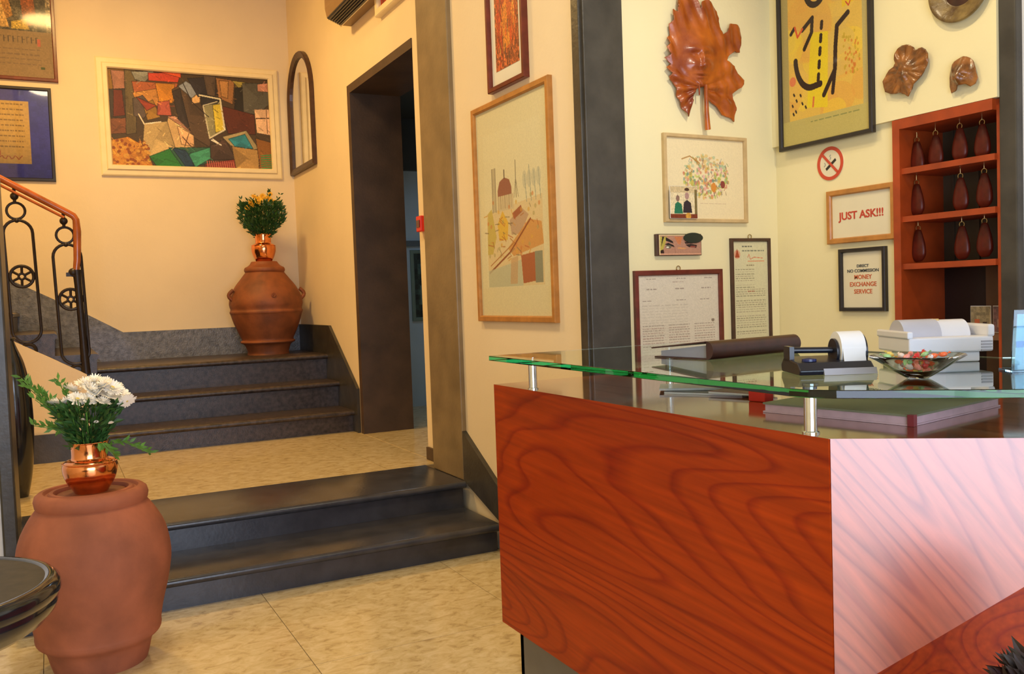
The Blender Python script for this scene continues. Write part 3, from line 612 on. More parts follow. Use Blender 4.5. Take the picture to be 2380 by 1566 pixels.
P([(.90, .34), (1, .33), (1, .62), (.91, .60)], 'f2c49a'); cv.line([(.91, .44), (1, .43)], '4a3428', .008); cv.line([(.98, .34), (.98, .6)], '6a4a38', .005)
P([(.20, .56), (.34, .52), (.35, .46), (.39, .50), (.50, .66), (.50, .78), (.22, .90), (.18, .86)], 'd2ae78'); P([(.20, .56), (.34, .52), (.38, .80), (.22, .90), (.18, .84)], 'bfa470'); P([(.40, .56), (.5, .66), (.5, .78), (.42, .76)], 'e0b080')
cv.line([(.17, .46), (.20, .56), (.30, .53)], 'e0d4b8', .008); P([(.34, .47), (.39, .46), (.5, .65)], 'c08a70')
cv.line([(.43, .68), (.48, .78)], '4a3020', .006); cv.line([(.47, .64), (.44, .78)], '5a3a20', .005)
P([(.0, .74), (.1, .70), (.2, .80), (.24, 1), (0, 1)], 'b8782c')
for k in range(110):
    x, y = RNG.uniform(0, .22), RNG.uniform(.74, 1); cv.ell(x, y, .010, .016, ('c88a34', '8e4c1e', 'd09a40')[k % 3])
P([(.22, .90), (.36, .80), (.46, 1), (.26, 1)], '2c7a34'); P([(.34, .80), (.60, .78), (.58, .96), (.45, 1), (.42, 1)], '2f5a48'); P([(.36, .8), (.44, .82), (.52, .98), (.44, 1)], '27425c'); P([(.46, .86), (.60, .78), (.60, .9), (.5, 1)], '3f9070')
P([(.56, .96), (.76, .90), (.78, 1), (.56, 1)], '8f3a2c')
for k in range(14): cv.line([(.575+k*.014, .93), (.58+k*.014, 1)], 'c06a58', .005)
P([(.60, .76), (.70, .68), (.76, .9), (.60, .92)], '4c3a30'); cv.line([(.61, .70), (.67, .75), (.62, .69)], 'f0ead8', .008); P([(.68, .66), (.84, .58), (.92, .78), (.76, .80)], 'a09068'); P([(.72, .68), (.83, .62), (.88, .78), (.76, .76)], '2f8a9c'); P([(.74, .76), (.92, .79), (.91, 1), (.76, 1)], 'b08a50')
P([(.9, .66), (1, .70), (1, 1), (.92, 1)], '8c5a24')
for k in range(7): cv.line([(.93, .85+k*.024), (1, .84+k*.024)], '2f8a4c', .007)
cv.line([(.45, .1), (.5, .3), (.6, .45)], '2a2420', .006)
for k in range(260):
    x, y = RNG.uniform(0, 1), RNG.uniform(0, 1); j_ = min(int(y*cv.h), cv.h-1); i_ = min(int(x*cv.w), cv.w-1)
    cv.line([(x, y), (x+RNG.uniform(-.03, .03), y+RNG.uniform(-.04, .04))], tuple(np.clip(cv.a[j_, i_]*RNG.uniform(.6, 1.5), 0, 1)), .006, .6)
cv.noise(.10, 2)
prof = [(0, 0), (0, .022), (.012, .030), (.05, .034), (.062, .048), (.095, .050), (.105, .036), (.105, .002)]
picture('framed_painting', 'large painting of tumbling houses in a wide cream frame on the back wall', 'painting', (1.385, 9.5, 2.80), '-y', 1.735, 1.135, .105, .05, frame_crm, cv, prof=prof, tilt=0.004, pm=print_oil)
# 2 poster top left
cv = Canvas(190, 250, '8f7f62')
cv.rect(.05, .03, .95, .62, '4c4538'); cv.rect(.0, .62, 1, 1, '8a7150'); cv.noise(.5, 9, (cv.Y < .62)); cv.noise(.3, 4, (cv.Y < .62))
P = cv.poly; P([(.3, .3), (.55, .22), (.62, .5), (.4, .62)], 'a5753c'); P([(.35, .4), (.5, .36), (.58, .6), (.45, .6)], 'c29a5a'); P([(.7, .3), (.82, .28), (.86, .56), (.72, .58)], '8c4a24'); P([(.60, .55), (.75, .52), (.78, .61), (.6, .61)], 'b89a40'); cv.noise(.35, 3, (cv.Y < .62))
for k in range(11): x = .42+.045*k; cv.line([(x, .11), (x+.004, .155)], 'd8b26a', .016); cv.line([(x, .13), (x+.03, .13)] if k % 2 else [(x, .155), (x+.025, .155)], 'd8b26a', .011)
for k in range(12): cv.line([(.34+k*.045, .67), (.34+k*.045, .715)], '453a34', .010); cv.line([(.34+k*.045, .67 if k % 2 else .69), (.36+k*.045, .67 if k % 2 else .69)], '453a34', .008)
cv.rect(.85, .68, .88, .74, 'b05a4a')
for y in (.77, .81, .85, .89): cv.texts(.3, .88, y, .008, '6f5a48', .05)
cv.rect(.87, .91, .91, .93, '3c4a24'); cv.noise(.08, 3)
picture('framed_poster', 'dark red framed poster with a crowded brown scene, cut by the top left corner', 'poster', (-.255, 9.5, 3.655), '-y', .89, 1.18, .032, .03, frame_red, cv)
# 3 blue mat certificate
cv = Canvas(190, 200, '3c3f9e'); cv.noise(.10, 12)
cv.rect(.05, .13, .80, .84, 'c8a45e'); cv.rect(.07, .15, .40, .55, 'a06038'); cv.ell(.42, .38, .09, .14, 'a84c2c'); cv.ell(.36, .3, .08, .1, '6a5a40'); cv.ell(.44, .72, .06, .08, 'b04a30')
for k in range(9): cv.texts(.50, .75, .16+k*.06, .014, '7a6038', .03)
for k in range(14): cv.line([(.46+k*.018, .77+.02*math.sin(k*1.7)), (.475+k*.018, .77+.02*math.sin(k*1.7+1.7))], '9c4430', .008)
cv.noise(.06, 4)
picture('framed_certificate', 'handwritten parchment on a bright blue mount in a black frame, far left', 'frame', (-.32, 9.5, 2.725), '-y', .885, .87, .03, .028, frame_blk, cv, glaze=True, pm=print_m)
# mirror
t = thing('arched_mirror', 'tall arch-topped mirror in a dark wooden frame beside the back corner', 'mirror', mw=wall_mw((2.38, 9.03, 2.84), '-x'))
def arch(w_, h_, n=20, b=0.0):
    zs = h_-w_*1.02
    return [(-w_, b), (w_, b)]+[(w_*math.cos(a), zs+(h_-zs)*math.sin(a)) for a in [PI*k/n for k in range(n+1)]]
A = arch(.455, 1.175); pts = [(x, y, .02) for x, y in A]
m = MB(); rr = []
O = arch(.46, 1.18); I = arch(.40, 1.12, b=.06); n = len(O)
vs = [(x, y, 0) for x, y in O]+[(x, y, .035) for x, y in O]+[(x*.97, .01+y*.985, .045) for x, y in O]+[(x, y, .028) for x, y in I]+[(x, y, 0) for x, y in I]
fs = []
for l in range(4):
    for i in range(n): j = (i+1) % n; fs.append((l*n+i, l*n+j, (l+1)*n+j, (l+1)*n+i))
m.add(vs, fs).build('frame', frame_dk, t)
MB().prism(arch(.402, 1.122, b=.058), .004, .012, 'z').build('mirror_glass', mirror_m, t)
# corridor picture
cv = Canvas(80, 100, '23302c'); cv.rect(.1, .1, .9, .9, '33453f'); cv.noise(.6, 8); cv.rect(.15, .5, .4, .8, '5c7468')
picture('framed_picture', 'dark green picture on the corridor wall glimpsed through the doorway', 'picture', (3.70, 8.98, 1.26), '-y', .50, .76, .04, .025, mat('sage_frame', (.16, .22, .18), .5), cv)
# 4 golden frame cityscape
cv = Canvas(315, 450, 'd9cfa4'); P = cv.poly
cv.rect(.10, .12, .90, .86, 'dbd2a8'); 
P([(.12, .5), (.9, .46), (.9, .86), (.12, .86)], 'd2b680', .6)
P([(.30, .40), (.33, .36), (.40, .345), (.47, .36), (.50, .40), (.50, .43), (.30, .43)], '95604a'); cv.line([(.40, .31), (.40, .35)], '5a4a40', .010); cv.rect(.29, .43, .52, .50, 'c8b890')
for k in range(7): cv.line([(.31+k*.03, .43), (.31+k*.03, .49)], '8c7c60', .004)
cv.rect(.22, .29, .27, .5, 'b8ac88'); cv.line([(.22, .29), (.22, .5)], '6c6250', .006); cv.line([(.27, .29), (.27, .5)], '6c6250', .006); cv.line([(.56, .28), (.56, .45)], '8a8266', .007); cv.line([(.53, .45), (.56, .36), (.59, .45)], '8a8266', .006)
for x in (.68, .74, .8, .86): cv.line([(x, .34+.02*math.sin(x*40)), (x+.02, .48)], '9aa08a', .008); cv.ell(x, .38, .03, .04, 'b0b096', .5)
P([(.28, .56), (.36, .50), (.44, .56), (.42, .64), (.30, .64)], 'd8b040'); P([(.46, .55), (.62, .5), (.72, .54), (.6, .62), (.48, .62)], 'b89a7a'); P([(.5, .52), (.62, .49), (.64, .52), (.52, .55)], '9c5a3c')
P([(.42, .68), (.72, .56), (.88, .58), (.9, .68), (.5, .72)], 'c88a44', .8); P([(.14, .5), (.2, .48), (.26, .62), (.2, .7), (.12, .7)], 'b8a440', .7)
for k in range(46):
    x, y = RNG.uniform(.13, .88), RNG.uniform(.48, .74); cv.line([(x, y), (x+RNG.uniform(-.07, .07), y+RNG.uniform(-.02, .04))], ('a5642c', '7a6a4a', 'c8923c', '8a7a54', 'b06034')[k % 5], .008, .7)
for k in range(30):
    x, y = RNG.uniform(.13, .88), RNG.uniform(.45, .72); cv.ell(x, y, .014, .010, ('d0a040', 'c87a40', 'a89a60')[k % 3], .6)
cv.line([(.14, .79), (.45, .70), (.74, .56)], '8a4a28', .014); cv.line([(.16, .755), (.5, .66)], 'a87038', .008); P([(.60, .72), (.80, .71), (.80, .84), (.62, .85)], 'a8623c'); P([(.78, .71), (.88, .71), (.88, .85), (.78, .85)], '8a8a70')
P([(.12, .78), (.6, .74), (.62, .86), (.12, .86)], 'b6b898', .8); P([(.46, .73), (.56, .72), (.54, .85), (.44, .85)], 'c09a6c', .7)
cv.rect(0, .865, 1, 1, 'd9cda0'); cv.noise(.035, 2)
picture('framed_print', 'tall watercolour city view with a red dome in a thin golden wood frame', 'print', (2.30, 4.365, 1.352), '-x', .915, 1.245, .034, .03, frame_gold, cv)
# 5 brown frame above
cv = Canvas(120, 200, 'a05028'); cv.noise(.5, 7)
cv.rect(0, 0, 1, .3, '9ca09a'); cv.noise(.3, 5); P = cv.poly; P([(.1, .2), (.5, .3), (.4, .75), (.1, .8)], 'b8401c', .8); P([(.45, .35), (.9, .25), (.85, .8), (.4, .85)], 'c85a1e', .8); P([(.3, .45), (.5, .4), (.6, .8), (.35, .85)], 'd88a30', .8)
for k in range(26): x = RNG.uniform(.1, .9); y = RNG.uniform(.3, .9); cv.line([(x, y), (x+RNG.uniform(-.1, .1), y+.1)], ('e0a040', '6a2014', '4a3a34', 'c02c14')[k % 4], .03, .8)
cv.noise(.3, 3)
picture('framed_print', 'fiery orange abstract print in a mahogany frame above the city view', 'print', (2.30, 4.355, 2.64), '-x', .436, .80, .030, .035, frame_red, cv, inset=(.05, .05, .075, .06), mountmat=mount)
# 6 floral watercolour
cv = Canvas(180, 150, 'ecd9ac')
for k in range(320):
    a, r = RNG.uniform(0, 6.28), math.sqrt(RNG.uniform(0, 1)); x, y = .5+.30*r*math.cos(a), .47+.27*r*math.sin(a)
    c = ('a8bc50', 'c8c85c', '7aa060', 'd0904c', 'c86a50', 'dca848', 'e0a0a0', '6a8a80')[RNG.randint(0, 8)]
    if y < .36: c = ('c88a60', '9ab48c', 'b8c0a0', 'd8b060')[RNG.randint(0, 4)]
    cv.ell(x, y, RNG.uniform(.008, .022), RNG.uniform(.01, .03), c, .6)
for k in range(60):
    x, y = RNG.uniform(.24, .78), RNG.uniform(.22, .7); cv.line([(x, y), (x+RNG.uniform(-.04, .04), y+RNG.uniform(.02, .08))], ('7a5a3c', '50708a', '6a8a40', '9a4030')[k % 4], .006, .7)
cv.ell(.60, .6, .035, .06, 'd88a34'); cv.ell(.72, .56, .03, .05, '8a3c34'); cv.line([(.20, .26), (.3, .22), (.42, .30)], 'b0803c', .012)
cv.texts(.42, .76, .80, .006, 'c8a888', .05); cv.noise(.025, 2)
picture('framed_watercolour', 'watercolour of a flowery garden party in a square pale wood frame', 'picture', (3.00, 3.60, 1.834), '-y', .535, .440, .019, .024, frame_pale, cv, tilt=-.004)
# postcard tucked into it
cv = Canvas(90, 80, 'e4d2a8'); cv.rect(0, .0, 1, .2, 'c2a878', .6); cv.rect(.9, .1, 1, 1, '7c6a3c'); cv.ell(.62, .1, .09, .05, '4a3020'); cv.rect(0, .86, 1, 1, '7a3418'); cv.ell(.66, .92, .1, .1, 'd09838')
cv.poly([(.14, .85), (.18, .55), (.28, .48), (.42, .56), (.46, .85)], '1c7050'); cv.ell(.28, .38, .065, .10, '8a6a5c'); cv.poly([(.46, .82), (.5, .5), (.62, .42), (.76, .52), (.8, .82)], '2c242c'); cv.ell(.62, .3, .08, .11, 'b08a80'); cv.noise(.12, 3)
t = thing('photo_card', 'small photo of two people in green and black tucked in the watercolour frame corner', 'photo', mw=wall_mw((2.836, 3.568, 1.852), '-y'))
MB().box(-.085, .085, 0, .16, 0, .003).build('card', paper, t); cv.mesh('printed_sheet', .168, .158, t, .0036, None, .001)
# 7 comic eyes block
cv = Canvas(130, 70, 'b4846c'); cv.rect(0, 0, 1, .05, 'e8d8a0'); cv.rect(0, .93, 1, 1, 'd8a080'); cv.rect(0, 0, .03, 1, 'e0c890')
cv.poly([(.03, .1), (.2, .1), (.14, .5), (.06, .9), (.03, .9)], 'b8a848'); cv.poly([(.08, .1), (.13, .1), (.05, .6)], '2c2418'); cv.poly([(.03, .78), (.1, .72), (.12, .92), (.03, .92)], '2a120c')
cv.poly([(.16, .12), (.32, .32), (.34, .44), (.16, .30)], '1e1614'); cv.poly([(.13, .48), (.22, .40), (.34, .52), (.36, .62), (.24, .54)], '1e1614'); cv.ell(.22, .60, .07, .09, '6a6450'); cv.ell(.2, .62, .03, .04, 'e8e0c8')
cv.poly([(.36, .1), (.56, .1), (.5, .5), (.44, .45)], 'c87a4c'); cv.poly([(.60, .36), (.98, .36), (.9, .42), (.62, .46)], '3a2a24'); cv.poly([(.62, .50), (.74, .46), (.9, .52), (.88, .66), (.7, .62)], '2a1a18'); cv.ell(.80, .6, .07, .05, '8a4438'); cv.poly([(.44, .62), (.66, .66), (.6, .72), (.44, .70)], 'd89860')
cv.line([(.36, .55), (.38, .9)], '9a6a54', .01); cv.noise(.06, 3)
t = thing('art_block', 'small panel showing a pair of comic-style eyes under the garden watercolour', 'picture', mw=wall_mw((2.812, 3.60, 1.668), '-y'))
MB().box(-.140, .140, 0, .108, 0, .022).build('block', frame_dk, t, bevel=.002); cv.mesh('printed_sheet', .262, .100, t, .0228, -.126, .004)
MB().lathe([(.001, .024), (.060, .024), (.062, .026), (.060, .029), (.001, .030)], (0, 0, 0), 32).xf(Matrix.Translation((.085, .088, 0)) @ Matrix.Diagonal((1, .42, 1, 1))).build('dark_oval', mat('dark_green_oval', (.02, .03, .02), .3), t)
# 8 framed price certificate
cv = Canvas(200, 190, 'd8cbb4'); cv.rect(.02, .02, .98, .98, 'dbd0bc'); cv.noise(.015, 4)
for (y, xs) in ((.035, (.10, .47, .82)), (.16, (.10, .45, .78)), (.30, (.05, .46, .76))):
    for x in xs: cv.texts(x, x+.12, y, .012, '9a8a7c', .04)
cv.texts(.42, .56, .08, .008, 'b09888', .03)
for k in range(14): cv.texts(.04, .60, .36+k*.035, .006, 'b8ab98', .07, .6)
for b in range(3):
    for k in range(12): cv.texts(.04+b*.32, .30+b*.32, .60+k*.030, .011, ('9a8c7c', 'b09484')[k % 2], .03)
cv.ell(.92, .57, .02, .02, '8a7a6a'); cv.noise(.04, 2)
picture('framed_notice', 'square printed price notice in a mahogany frame beside the stone pilaster', 'notice', (2.814, 3.60, 1.135), '-y', .552, .462, .026, .02, frame_red, cv, hook=True)
# 9 tall licence
cv = Canvas(110, 230, 'd6cfa8'); cv.ell(.12, .13, .09, .045, 'd8a080'); cv.poly([(.06, .16), (.12, .07), (.19, .16)], 'a84420'); cv.texts(.26, .55, .045, .010, '50504a', .06); cv.texts(.26, .9, .085, .014, '6a7060', .08)
cv.line([(.42, .16), (.46, .13), (.5, .18), (.6, .16), (.85, .17)], 'd06a48', .014); cv.line([(.42, .2), (.9, .2)], 'd88a60', .010); cv.texts(.38, .6, .235, .012, '8a7a5a', .05)
for k in range(30):
    if k % 7 == 6: continue
    cv.texts(.06, .60 if k < 9 else .92, .28+k*.0225, .008, ('8a8468', 'a89a80')[k % 2], .08)
cv.texts(.4, .6, .5, .014, 'b06a50', .05); cv.noise(.04, 2)
picture('framed_notice', 'tall narrow licence in a black-brown frame next to the room corner', 'notice', (3.288, 3.60, 1.204), '-y', .272, .550, .018, .018, frame_dk, cv, hook=True)
# 10 yellow poster with dark brush strokes (generic abstract)
cv = Canvas(330, 580, 'd8b04c'); P = cv.poly
for k in range(60):
    cv.ell(RNG.uniform(.08, .92), RNG.uniform(0, .88), RNG.uniform(.08, .2), RNG.uniform(.04, .1), ('dca648', 'e0b850', 'd89c44', 'e6c43a', 'cfae5c')[k % 5], .55)
P([(.36, .50), (.56, .52), (.54, .86), (.30, .84)], 'e0c81c', .8); P([(.7, .22), (.92, .2), (.92, .42), (.72, .44)], 'e2bc14', .8); P([(.44, .10), (.66, .06), (.66, .16), (.44, .2)], '3c2440')
K = '2a1a12'
def arc(cx_, cy_, rx, ry, a0, a1, wd, n=14):
    cv.line([(cx_+rx*math.cos(a0+(a1-a0)*k/n), cy_+ry*math.sin(a0+(a1-a0)*k/n)) for k in range(n+1)], K, wd)
cv.line([(.13, .17), (.155, .26)], K, 0.046); cv.line([(.33, .18), (.28, .235), (.22, .26), (.19, .31)], K, 0.036); arc(.42, .285, .125, .095, .1, PI-.1, .05)
cv.line([(.60, .37), (.90, .33)], K, 0.044); cv.line([(.26, .475), (.38, .435), (.37, .50), (.28, .565)], K, 0.039); cv.line([(.12, .475), (.16, .455)], K, 0.034)
for k in range(5): cv.line([(.49-.012*k, .47+k*.058), (.485-.012*k, .495+k*.058)], K, 0.036)
cv.line([(.78, .47), (.66, .51), (.64, .60), (.63, .70), (.50, .80)], K, 0.044); cv.line([(.63, .70), (.60, .80)], K, 0.039); arc(.36, .60, .19, .15, PI*.5, PI*.98, .052); cv.line([(.36, .75), (.46, .745)], K, 0.052)
cv.line([(.17, .45), (.2, .50), (.26, .47)], 'd0522c', .02); cv.ell(.13, .70, .04, .022, 'd87848'); cv.line([(.38, .80), (.37, .84)], 'd06a3c', .02); cv.line([(.76, .42), (.79, .44), (.82, .41)], 'c0442c', .012); cv.ell(.22, .19, .05, .03, 'd8603c')
for (x, y) in ((.14, .76), (.17, .79), (.22, .77), (.24, .81), (.16, .84), (.28, .83), (.12, .81), (.13, .85)): cv.line([(x, y), (x+.008, y+.008)], K, .018)
for (x, y) in ((.7, .24), (.68, .29), (.80, .2), (.76, .29), (.44, .26), (.5, .24)): cv.line([(x, y), (x+.03, y-.01), (x+.02, y+.014), (x, y)], '9c4a20', .009)
for k in range(60): cv.ell(RNG.uniform(.72, .9), RNG.uniform(.55, .74), .010, .007, ('c8742c', 'b89a2c')[k % 2], .7)
cv.rect(0, 0, .085, 1, 'a9975c'); cv.rect(.93, 0, 1, 1, 'b4a468'); cv.rect(0, .885, 1, 1, 'b8a860'); cv.texts(.34, .9, .905, .006, '7c8048', .06); cv.noise(.04, 2)
picture('framed_poster', 'yellow abstract poster with thick dark brush strokes in a black frame', 'poster', (3.465, 3.228, 2.198), '-x', .598, 1.12, .022, .026, frame_blk, cv)
# 11 JUST ASK
txt_red = mat('red_print', (.55, .06, .03), .6); txt_dk = mat('dark_print', (.07, .08, .09), .6); txt_or = mat('orange_print', (.60, .12, .04), .6)
sheet = mat('cream_paper', (.78, .70, .50), .7, var=.03)
t = picture('framed_sign', 'gilt wood framed sign reading JUST ASK in red capitals', 'sign', (3.49, 3.038, 1.696), '-x', .405, .262, .027, .024, frame_gold, None, mountmat=sheet)
text('JUST ASK!!!', .052, txt_red, t, 0, .115, .0092, bold=.0012, sx=1.04)
t = picture('framed_sign', 'black framed money exchange notice below the JUST ASK sign', 'sign', (3.49, 3.033, 1.362), '-x', .275, .305, .019, .024, frame_blk, None, mountmat=sheet)
for (s_, sz, y, mt_, sx) in (('DIRECT', .019, .213, txt_dk, 1.1), ('NO COMMISSION', .021, .189, txt_dk, 1.12), ('MONEY', .030, .156, txt_or, 1.0), ('EXCHANGE', .030, .121, txt_or, 1.0), ('SERVICE', .030, .086, txt_or, 1.0)):
    text(s_, sz, mt_, t, 0, y, .0092, bold=.0003, sx=sx)
# no smoking sign
t = thing('no_smoking_sign', 'round red and white no smoking sign above the JUST ASK sign', 'sign', mw=wall_mw((3.49, 3.226, 2.015), '-x'))
MB().lathe([(.001, 0), (.083, 0), (.083, .003), (.001, .003)], (0, .083, 0), 48).build('disc', sheet, t)
nosm = mat('sign_red', (.62, .07, .03), .45)
MB().lathe([(.066, .0032), (.083, .0032), (.083, .0052), (.066, .0052)], (0, .083, 0), 48, closed=True).build('ring', nosm, t)
MB().box(-.068, .068, -.0065, .0065, .0054, .0066).xf(Matrix.Translation((0, .083, 0)) @ Matrix.Rotation(-PI/4, 4, 'Z')).build('slash_bar', nosm, t)
MB().box(-.040, .036, -.0065, .0065, .0034, .0045).xf(Matrix.Translation((.006, .078, 0)) @ Matrix.Rotation(.62, 4, 'Z')).build('cigarette', frame_blk, t)
MB().tube([(.004, .125, .004), (-.002, .118, .004), (.005, .11, .004), (-.001, .102, .004)], .0018, 5).build('smoke_line', mat('grey_print', (.3, .32, .28), .6), t)
MB().tube([(-.035, .09, .004), (-.03, .08, .004), (-.038, .07, .004)], .0018, 5).build('smoke_line', MATS['grey_print'], t)
# orange framed picture + AC + alarm on the stair hall wall
cv = Canvas(60, 60, 'd0501c'); cv.noise(.2, 6); cv.rect(.1, .1, .5, .3, 'e08a3c'); cv.line([(.1, .9), (.9, .2)], 'a83c14', .03)
picture('framed_print', 'orange-red print in a cream frame high above the doorway', 'print', (2.38, 6.32, 3.66), '-x', .56, .62, .06, .05, frame_crm, cv)
t = thing('wall_air_conditioner', 'beige wall-mounted air conditioner with dark louvres above the doorway', 'air conditioner', (2.38, 6.88, 3.80))
beige = mat('beige_plastic', (.28, .16, .06), .4, var=.08)
MB().prism([(-.0, .0), (-.10, .0), (-.21, .045), (-.225, .12), (-.225, .30), (0, .30)], -.45, .45, 'y').build('housing', beige, t, bevel=.008)
for k in range(6):
    MB().box(-.205+.018*k, -.197+.018*k, -.42, .42, .005-.0*k, .045).xf(Matrix.Translation((0, 0, -.012+.034-.0070*k))).build('louvre', blackp, t)
MB().prism([(-.10, -.004), (-.212, .040), (-.214, .046), (-.10, .003)], -.43, .43, 'y').build('outlet_grille', blackp, t)
MB().box(-.098, -.09, -.45, .45, -.01, .0).build('trim_strip', frame_crm, t)
t = thing('fire_alarm_button', 'small red fire alarm box on the wall strip beside the doorway', 'alarm', (2.38, 5.885, 1.97))
MB().box(-.045, 0, -.045, .045, 0, .11).build('housing', red_pl, t, bevel=.006); MB().box(-.05, -.045, -.028, .028, .03, .08).build('break_glass', mat('alarm_dark', (.10, .01, .01), .2), t)

# ------------------------------------------------------------------ masks and dish
def relief(name, outline, hfun, mt, parent, grid=.006, thick=.006):
    V = [Vector(p) for p in outline]; n = len(V)
    xs = [p[0] for p in outline]; ys = [p[1] for p in outline]; pts = list(V)
    def inside(x, y):
        c = False
        for i in range(n):
            x1, y1 = outline[i]; x2, y2 = outline[(i+1) % n]
            if (y1 > y) != (y2 > y) and x < (x2-x1)*(y-y1)/(y2-y1)+x1: c = not c
        return c
    y = min(ys)
    while y < max(ys):
        x = min(xs)
        while x < max(xs):
            if inside(x, y): pts.append(Vector((x, y)))
            x += grid
        y += grid
    vo, eo, fo_, *_ = delaunay_2d_cdt(pts, [(i, (i+1) % n) for i in range(n)], [], 1, 1e-6)
    m = MB().add([(p.x, p.y, hfun(p.x, p.y)) for p in vo], [tuple(f) for f in fo_])
    o = m.build(name, mt, parent); 
    me = o.data; me.polygons.foreach_set('use_smooth', [True]*len(me.polygons))
    sd = o.modifiers.new('thick', 'SOLIDIFY'); sd.thickness = thick; sd.offset = 0
    return o
def G(x, y, cx_, cy_, sx, sy, a): return a*math.exp(-((x-cx_)/sx)**2-((y-cy_)/sy)**2)
# leaf mask: pixel outline -> metres (wall frame, origin at face centre)
px = [(1597,0),(1602,18),(1609,36),(1613,24),(1619,40),(1622,52),(1626,38),(1640,32),(1652,42),(1664,50),(1668,62),(1667,78),(1672,92),(1682,86),(1691,70),(1704,70),(1716,75),(1720,92),(1716,108),(1713,120),(1700,119),(1686,130),(1680,138),(1698,146),(1708,158),(1722,170),(1714,184),(1702,190),(1694,196),(1698,212),(1701,222),(1700,246),(1688,240),(1670,236),(1656,222),(1642,214),(1634,212),(1630,196),(1622,190),(1610,192),(1602,200),(1598,222),(1590,244),(1578,230),(1568,210),(1562,190),(1550,176),(1556,170),(1545,160),(1555,154),(1543,143),(1553,138),(1544,126),(1554,118),(1546,110),(1556,104),(1554,84),(1563,76),(1562,58),(1572,62),(1572,44),(1578,30),(1583,40),(1590,16)]
sc = 0.00280
out = [((x-1622)*sc, (135-y)*sc) for x, y in px]
# densify jagged edge
o2 = []
for i in range(len(out)):
    a, b = out[i], out[(i+1) % len(out)]; o2.append(a)
    L_ = math.dist(a, b); k = int(L_/.02)
    for j in range(1, k+1): f = j/(k+1); o2.append((a[0]+(b[0]-a[0])*f+random.uniform(-.0025, .0025), a[1]+(b[1]-a[1])*f+random.uniform(-.0025, .0025)))
def hm(x, y):
    X_, Y_ = (x+.026)/1.15, (y+.022)/1.15
    z = .022+.016*math.exp(-(x*x+y*y)/.05)
    z += G(X_, Y_, 0, -.005, .080, .115, .034)
    z += G(X_, Y_, -.032, .040, .030, .011, .009)+G(X_, Y_, .034, .040, .030, .011, .009)+G(X_, Y_, 0, .08, .05, .03, .006)
    z += G(X_, Y_, .001, .0, .0085, .034, .017)+G(X_, Y_, .001, -.032, .015, .010, .016)
    z -= G(X_, Y_, -.031, .017, .021, .013, .017)+G(X_, Y_, .033, .017, .021, .013, .017)
    z += G(X_, Y_, -.031, .015, .012, .0065, .010)+G(X_, Y_, .033, .015, .012, .0065, .010)
    z += G(X_, Y_, -.040, -.028, .022, .018, .010)+G(X_, Y_, .042, -.028, .022, .018, .010)
    z += G(X_, Y_, .001, -.064, .024, .0055, .010)+G(X_, Y_, .001, -.079, .019, .0055, .010)-G(X_, Y_, .001, -.0715, .026, .003, .009)
    z += G(X_, Y_, .001, -.106, .022, .013, .012)
    q = math.hypot(x+.02, y); f = max(0, min(1, (q-.12)/.06))
    z += f*(.007*math.sin(math.atan2(y+.16, x+.02)*14)+.004*math.sin(x*90+y*30))
    return z
t = thing('leaf_mask', 'orange-brown leaf-shaped wall mask with a human face', 'mask', mw=wall_mw((2.975, 3.60, 2.665), '-y'))
relief('leaf_face', o2, hm, mask_wood, t, .0048)
MB().tube([(.004, -.15, .055), (.0, -.22, .06), (.008, -.28, .05), (.026, -.365, .035)], [.012, .011, .012, .015], 10).tube([(-.035, -.14, .05), (-.035, -.2, .05)], [.006, .003], 8).build('leaf_stalk', mask_wood, t, True)
# quatrefoil flower mask
def quat():
    P_ = [(1360,408),(1395,415),(1430,435),(1460,470),(1475,505),(1505,498),(1540,508),(1568,540),(1578,590),(1570,660),(1540,720),(1500,760),(1450,785),(1420,810),(1395,860),(1362,905),(1330,870),(1300,840),(1250,832),(1200,815),(1160,780),(1140,725),(1145,670),(1170,620),(1215,585),(1262,570),(1275,545),(1268,500),(1285,450),(1320,418)]
    return [((x-1360)*.00055, (650-y)*.00047) for x, y in P_]
def hq(x, y):
    r = math.hypot(x, y); a = math.atan2(y, x)
    return .012+.030*math.exp(-(r/.05)**2)+.012*(r/.1)+.004*math.sin(a*16)*min(1, r/.08)+G(x, y, 0, -.03, .008, .022, .014)-G(x, y, -.016, -.012, .008, .006, .008)-G(x, y, .016, -.012, .008, .006, .008)+G(x, y, 0, -.07, .02, .02, .012)
t = thing('flower_mask', 'bronze-glazed flower-shaped face mask left of the smaller one', 'mask', mw=wall_mw((3.465, 2.745, 2.437), '-x') @ Matrix.Rotation(.12, 4, 'Z'))
relief('petal_face', quat(), hq, mask_gold, t, .006, .005)
L_ = [(.060*math.cos(a), -.005+.075*math.sin(a)) for a in [PI*k/16 for k in range(17)]]+[(-.062, -.04), (-.056, -.068), (-.03, -.062), (-.015, -.045), (.02, -.045), (.035, -.06), (.055, -.052), (.066, -.03)]
def hh(x, y): return .012+.045*math.exp(-(x/.045)**2-((y)/.06)**2)+.005*math.sin(x*120)*max(0, min(1, (y)/.03))+G(x, y, 0, -.02, .007, .02, .016)-G(x, y, -.018, -.012, .009, .006, .010)-G(x, y, .018, -.012, .009, .006, .010)
t = thing('hooded_mask', 'small bronze-glazed hooded face mask above the key rack', 'mask', mw=wall_mw((3.465, 2.467, 2.357), '-x'))
relief('hood_face', L_, hh, mask_gold, t, .005, .005)
t = thing('wall_dish', 'round brown-green glazed dish on the wall, cut by the top edge', 'dish', mw=wall_mw((3.465, 2.478, 2.715), '-x'))
